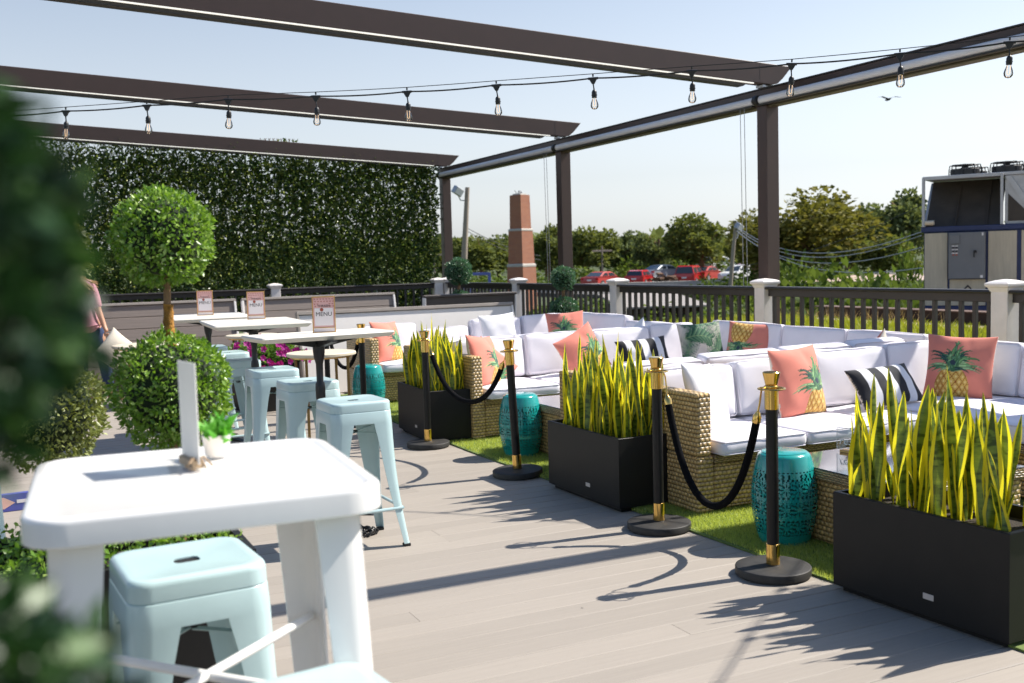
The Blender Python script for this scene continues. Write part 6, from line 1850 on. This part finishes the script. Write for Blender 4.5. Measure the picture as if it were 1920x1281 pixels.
# ------------------------------------------------------------------ trees and bushes
def crown_mesh(name, m, n, size, seed, lobes=16, flat=0.85):
    g_ = np.random.default_rng(seed)
    Ps = []; Ns = []
    cs = []
    for k in range(lobes):
        v = g_.normal(0, 1, 3); v /= np.linalg.norm(v)
        r = g_.uniform(0.28, 0.80); cs.append((v * r * np.array([0.78, 0.78, flat * 0.8]), g_.uniform(0.22, 0.40)))
    per = n // lobes
    for c, r in cs:
        d = g_.normal(0, 1, (per, 3)); d /= np.linalg.norm(d, axis=1, keepdims=True)
        d[:, 2] = np.where(d[:, 2] < -0.5, -d[:, 2] * 0.6, d[:, 2])
        Ps.append(c + d * r * g_.uniform(0.55, 1.08, (per, 1)) ** 0.7); Ns.append(d)
    P = np.concatenate(Ps); N_ = np.concatenate(Ns)
    V, F = leaves_np(P, N_, size, 0.75, 0.8)
    return np_mesh(name, V, F, M[m])
crowns = [crown_mesh('crown', 'tree1', 6500, 0.085, 1, 24), crown_mesh('crown', 'tree2', 4600, 0.095, 2, 18), crown_mesh('crown', 'tree2', 4600, 0.095, 3, 14), crown_mesh('crown', 'tree3', 4200, 0.095, 4, 18), crown_mesh('crown', 'tree3', 3600, 0.10, 5, 12)]
def limb_mesh(seed):
    rr = random.Random(seed); b = MB()
    b.tube([(0, 0, 0), (0.02, 0.01, 0.35), (0.0, 0.02, 0.72)], [0.050, 0.036, 0.018], 8)
    for k in range(6):
        a = k * 1.05 + rr.uniform(-.3, .3); z = 0.28 + 0.07 * k
        b.tube([(0, 0, z), (0.10 * math.cos(a), 0.10 * math.sin(a), z + 0.09), (0.19 * math.cos(a), 0.19 * math.sin(a), z + 0.17)], [0.022, 0.014, 0.006], 6)
    return b.mesh('trunk', M['bark'])
trunks = [limb_mesh(1), limb_mesh(2)]
def tree(label, px, D, topz, wid, cm, seed, group=None, z0=-1.35):
    # px: bearing in thousandths of the view's half width from the centre line, D: distance along the view axis
    x = D * (cf.x + cr.x * px); y = D * (cf.y + cr.y * px)
    h = topz - z0
    t = thing('tree', label, 'tree', (x, y, z0), seed * 1.3, group)
    o = link('trunk', trunks[seed % 2], t); o.scale = (h, h, h)
    ch_ = h * 0.95
    c = link('crown', crowns[cm], t, (0, 0, h - ch_ * 0.5)); c.scale = (wid / 2 / 0.88, wid / 2 / 0.88, ch_ / 2 / 0.93)
    return t
K = lambda p: (p - 960) / 1963.0
tree('big round olive brown tree right of the large pergola post', K(1515), 70, 5.95, 10.4, 0, 1)
tree('dark round green tree in front of which the square lamp stands', K(1320), 100, 6.2, 8.2, 1, 2)
tree('tall blue green tree rising just left of the chiller', K(1702), 90, 7.4, 7.2, 3, 3)
tree('green tree on the skyline filling the gap between the corner post and the chimney', K(905), 110, 5.3, 9.6, 2, 4)
tree('green tree immediately right of the brick chimney', K(1030), 112, 5.9, 7.4, 1, 5)
tree('green tree just right of the second pergola post', K(1105), 105, 5.8, 7.4, 2, 6)
tree('low green tree above the red sedan', K(1168), 115, 4.9, 7.6, 3, 7)
tree('slender pale green tree sticking up left of the dark round tree', K(1236), 105, 5.2, 5.4, 4, 8)
tree('olive tree showing on both sides of the large pergola post', K(1415), 85, 5.2, 5.4, 0, 9)
tree('hazy far tree on the skyline between the olive tree and the chiller', K(1640), 150, 9.0, 13.0, 3, 10)
tree('hazy blue green far tree left of the tall tree by the chiller', K(1590), 170, 8.2, 15.0, 4, 11)
tree('green tree peeping out between leafy wall and corner post', K(838), 115, 4.9, 7.5, 1, 12)
tree('tree behind the silver car, lower right of the slender tree', K(1262), 120, 5.2, 8.0, 2, 13)
tree('green tree low behind the brick chimney on its left side', K(965), 118, 5.0, 8.6, 3, 14)
tree('dark tree behind the chiller at the right edge', K(1800), 95, 5.6, 9.0, 3, 15)
tree('bright green tree between the pinkish shed and the tall tree', K(1660), 72, 3.2, 5.6, 2, 16)
for k, (px, D, tz, wd2) in enumerate([(870, 128, 4.4, 11), (940, 130, 4.6, 11), (1000, 126, 4.4, 11), (1065, 128, 4.8, 11), (1130, 126, 4.6, 11), (1195, 124, 4.2, 11), (1250, 126, 4.8, 11), (1300, 122, 4.6, 11), (1365, 118, 4.4, 11), (1450, 100, 3.4, 11), (1600, 105, 3.6, 11)]):
    tree(('low broad tree in the back row on the skyline, %s' % ('right of the corner post', 'left of the chimney', 'behind the chimney', 'left of the second pergola post', 'right of the second pergola post', 'above the red hatchback', 'above the silver car', 'behind the dark round tree', 'behind the square lamp', 'behind the large pergola post', 'behind the olive tree')[k]), K(px), D, tz, wd2, (1, 2, 3, 1, 2, 3, 2, 1, 2, 1, 2)[k], 20 + k, None, -1.3)
def bush_mesh(seed, n=900):
    g_ = np.random.default_rng(seed)
    d = g_.normal(0, 1, (n, 3)); d /= np.linalg.norm(d, axis=1, keepdims=True); d[:, 2] = np.abs(d[:, 2])
    l = 1 + 0.22 * np.sin(d[:, 0] * 5 + seed) * np.sin(d[:, 1] * 6 + seed) + 0.15 * np.sin(d[:, 2] * 8)
    P = d * (l * g_.uniform(0.6, 1.05, n))[:, None]
    V, F = leaves_np(P, d, 0.17, 0.6, 0.7)
    return np_mesh('foliage', V, F, M['bush'])
bms = [bush_mesh(1), bush_mesh(2), bush_mesh(3)]
nb = 0
def bush(px, D, wid, hgt, label=None, z0=-1.35, cm=0):
    global nb
    x = D * (cf.x + cr.x * K(px)); y = D * (cf.y + cr.y * K(px))
    t = link('bush', bms[cm % 3], None, (x, y, z0), (0, 0, px * 0.37)); t.scale = (wid / 2, wid / 2, hgt)
    tag(t, label or 'leafy green bush in the mass of bushes beyond the railing', 'bush', 'bushes beyond the railing' if not label else None)
    nb += 1
bush(1325, 60, 2.4, 1.35, 'yellow green bush in front of the pale red car, left of the lamp pole')
bush(1395, 58, 2.2, 1.3, 'dark low bush at the foot of the lamp pole')
bush(1500, 48, 3.2, 2.15, 'bright green bush just right of the large pergola post')
bush(1702, 42, 1.6, 2.5, 'thin yellow green sapling beside the left edge of the chiller')
SV = []; SF = []; SN = [0]
for k, (px, D, w_, h_) in enumerate([(1200, 24, 3.0, 0.95), (1300, 23, 3.0, 1.0), (1380, 22, 2.6, 1.15), (1090, 27, 3.0, 0.8), (1455, 20.5, 2.2, 1.2), (1330, 27, 3.2, 1.1), (1500, 23, 2.6, 1.35), (1560, 25, 2.6, 1.5), (1620, 26, 2.6, 1.5), (1680, 25, 2.2, 1.5), (1560, 30, 4, 1.9), (1625, 31, 4, 1.8), (1690, 33, 4, 1.7), (1500, 30, 4, 1.7), (1180, 45, 4, 1.0), (1240, 38, 4, 0.9), (1300, 42, 4, 0.8), (1360, 36, 4.5, 0.9), (1420, 40, 4, 0.9), (1480, 34, 4, 1.15), (1545, 38, 4.5, 1.3), (1600, 32, 4, 1.0), (1650, 34, 4, 1.1), (1700, 30, 3, 1.0), (1750, 40, 5, 1.2), (1580, 46, 4, 1.5), (1630, 44, 4, 1.4), (1340, 30, 3.5, 0.75), (1420, 28, 3.2, 0.8), (1270, 30, 3.2, 0.6), (1115, 50, 4, 0.8), (1060, 52, 4, 0.8), (880, 85, 6, 1.6), (930, 88, 6, 1.5), (1000, 90, 6, 1.6), (1090, 98, 6, 1.8), (1500, 66, 6, 1.8), (1560, 68, 6, 1.9), (1400, 72, 6, 1.5), (1190, 110, 8, 2.2), (1260, 112, 8, 2.4), (1340, 104, 8, 2.2)]):
    me_ = bms[k % 3]; nv = len(me_.vertices)
    co = np.zeros(nv * 3, dtype=np.float32); me_.vertices.foreach_get('co', co); co = co.reshape(-1, 3) * np.array([w_ / 2, w_ / 2, h_])
    fi = np.zeros(len(me_.loops), dtype=np.int32); me_.loops.foreach_get('vertex_index', fi); fi = fi.reshape(-1, 3)
    co += np.array([D * (cf.x + cr.x * K(px)), D * (cf.y + cr.y * K(px)), -1.35])
    SV.append(co); SF.append(fi + SN[0]); SN[0] += nv
tag(link('shrubbery', np_mesh('shrubbery', np.concatenate(SV), np.concatenate(SF), M['bush'])), kind='stuff')
# distant wood on the hills: one mass
n = 5200
an = nrng.uniform(R(-20), R(78), n); rd = nrng.uniform(190, 330, n)
P = np.stack([np.sin(an) * rd, np.cos(an) * rd, np.zeros(n)], 1)
lob = 1.2 * np.sin(an * 55) + 1.0 * np.sin(an * 131 + 1) + 0.7 * np.sin(an * 300 + rd * 0.1)
P[:, 2] = -1.0 + 14.0 * np.clip((rd - 190) / 400, 0, 1) ** 1.3 + nrng.uniform(0, 1, n) ** 0.5 * (5.0 + lob)
V, F = leaves_np(P, np.tile(np.array([0, -0.4, 0.7]), (n, 1)), 2.6, 0.8, 0.8)
tag(link('far_wood', np_mesh('far_wood', V, F, M['tree3'])), kind='stuff')

# bird
t = thing('bird', 'small dark bird gliding in the sky right of the large pergola post', 'bird', (23.0, 22.7, 5.85), R(75))
MB().tube([(-0.16, 0, 0.02), (-0.05, 0, 0.0), (0.08, 0, 0.0), (0.17, 0, 0.01)], [0.012, 0.035, 0.03, 0.008], 8).build('body', M['ink'], t)
for s in (1, -1):
    MB().loft([[(-0.05, 0.01 * s, 0.02), (0.07, 0.01 * s, 0.02), (0.07, 0.01 * s, 0.028), (-0.05, 0.01 * s, 0.028)], [(-0.06, 0.20 * s, 0.08), (0.04, 0.20 * s, 0.08), (0.04, 0.20 * s, 0.084), (-0.06, 0.20 * s, 0.084)], [(-0.10, 0.36 * s, 0.05), (-0.07, 0.36 * s, 0.05), (-0.07, 0.36 * s, 0.052), (-0.10, 0.36 * s, 0.052)]]).build('wing', M['ink'], t)
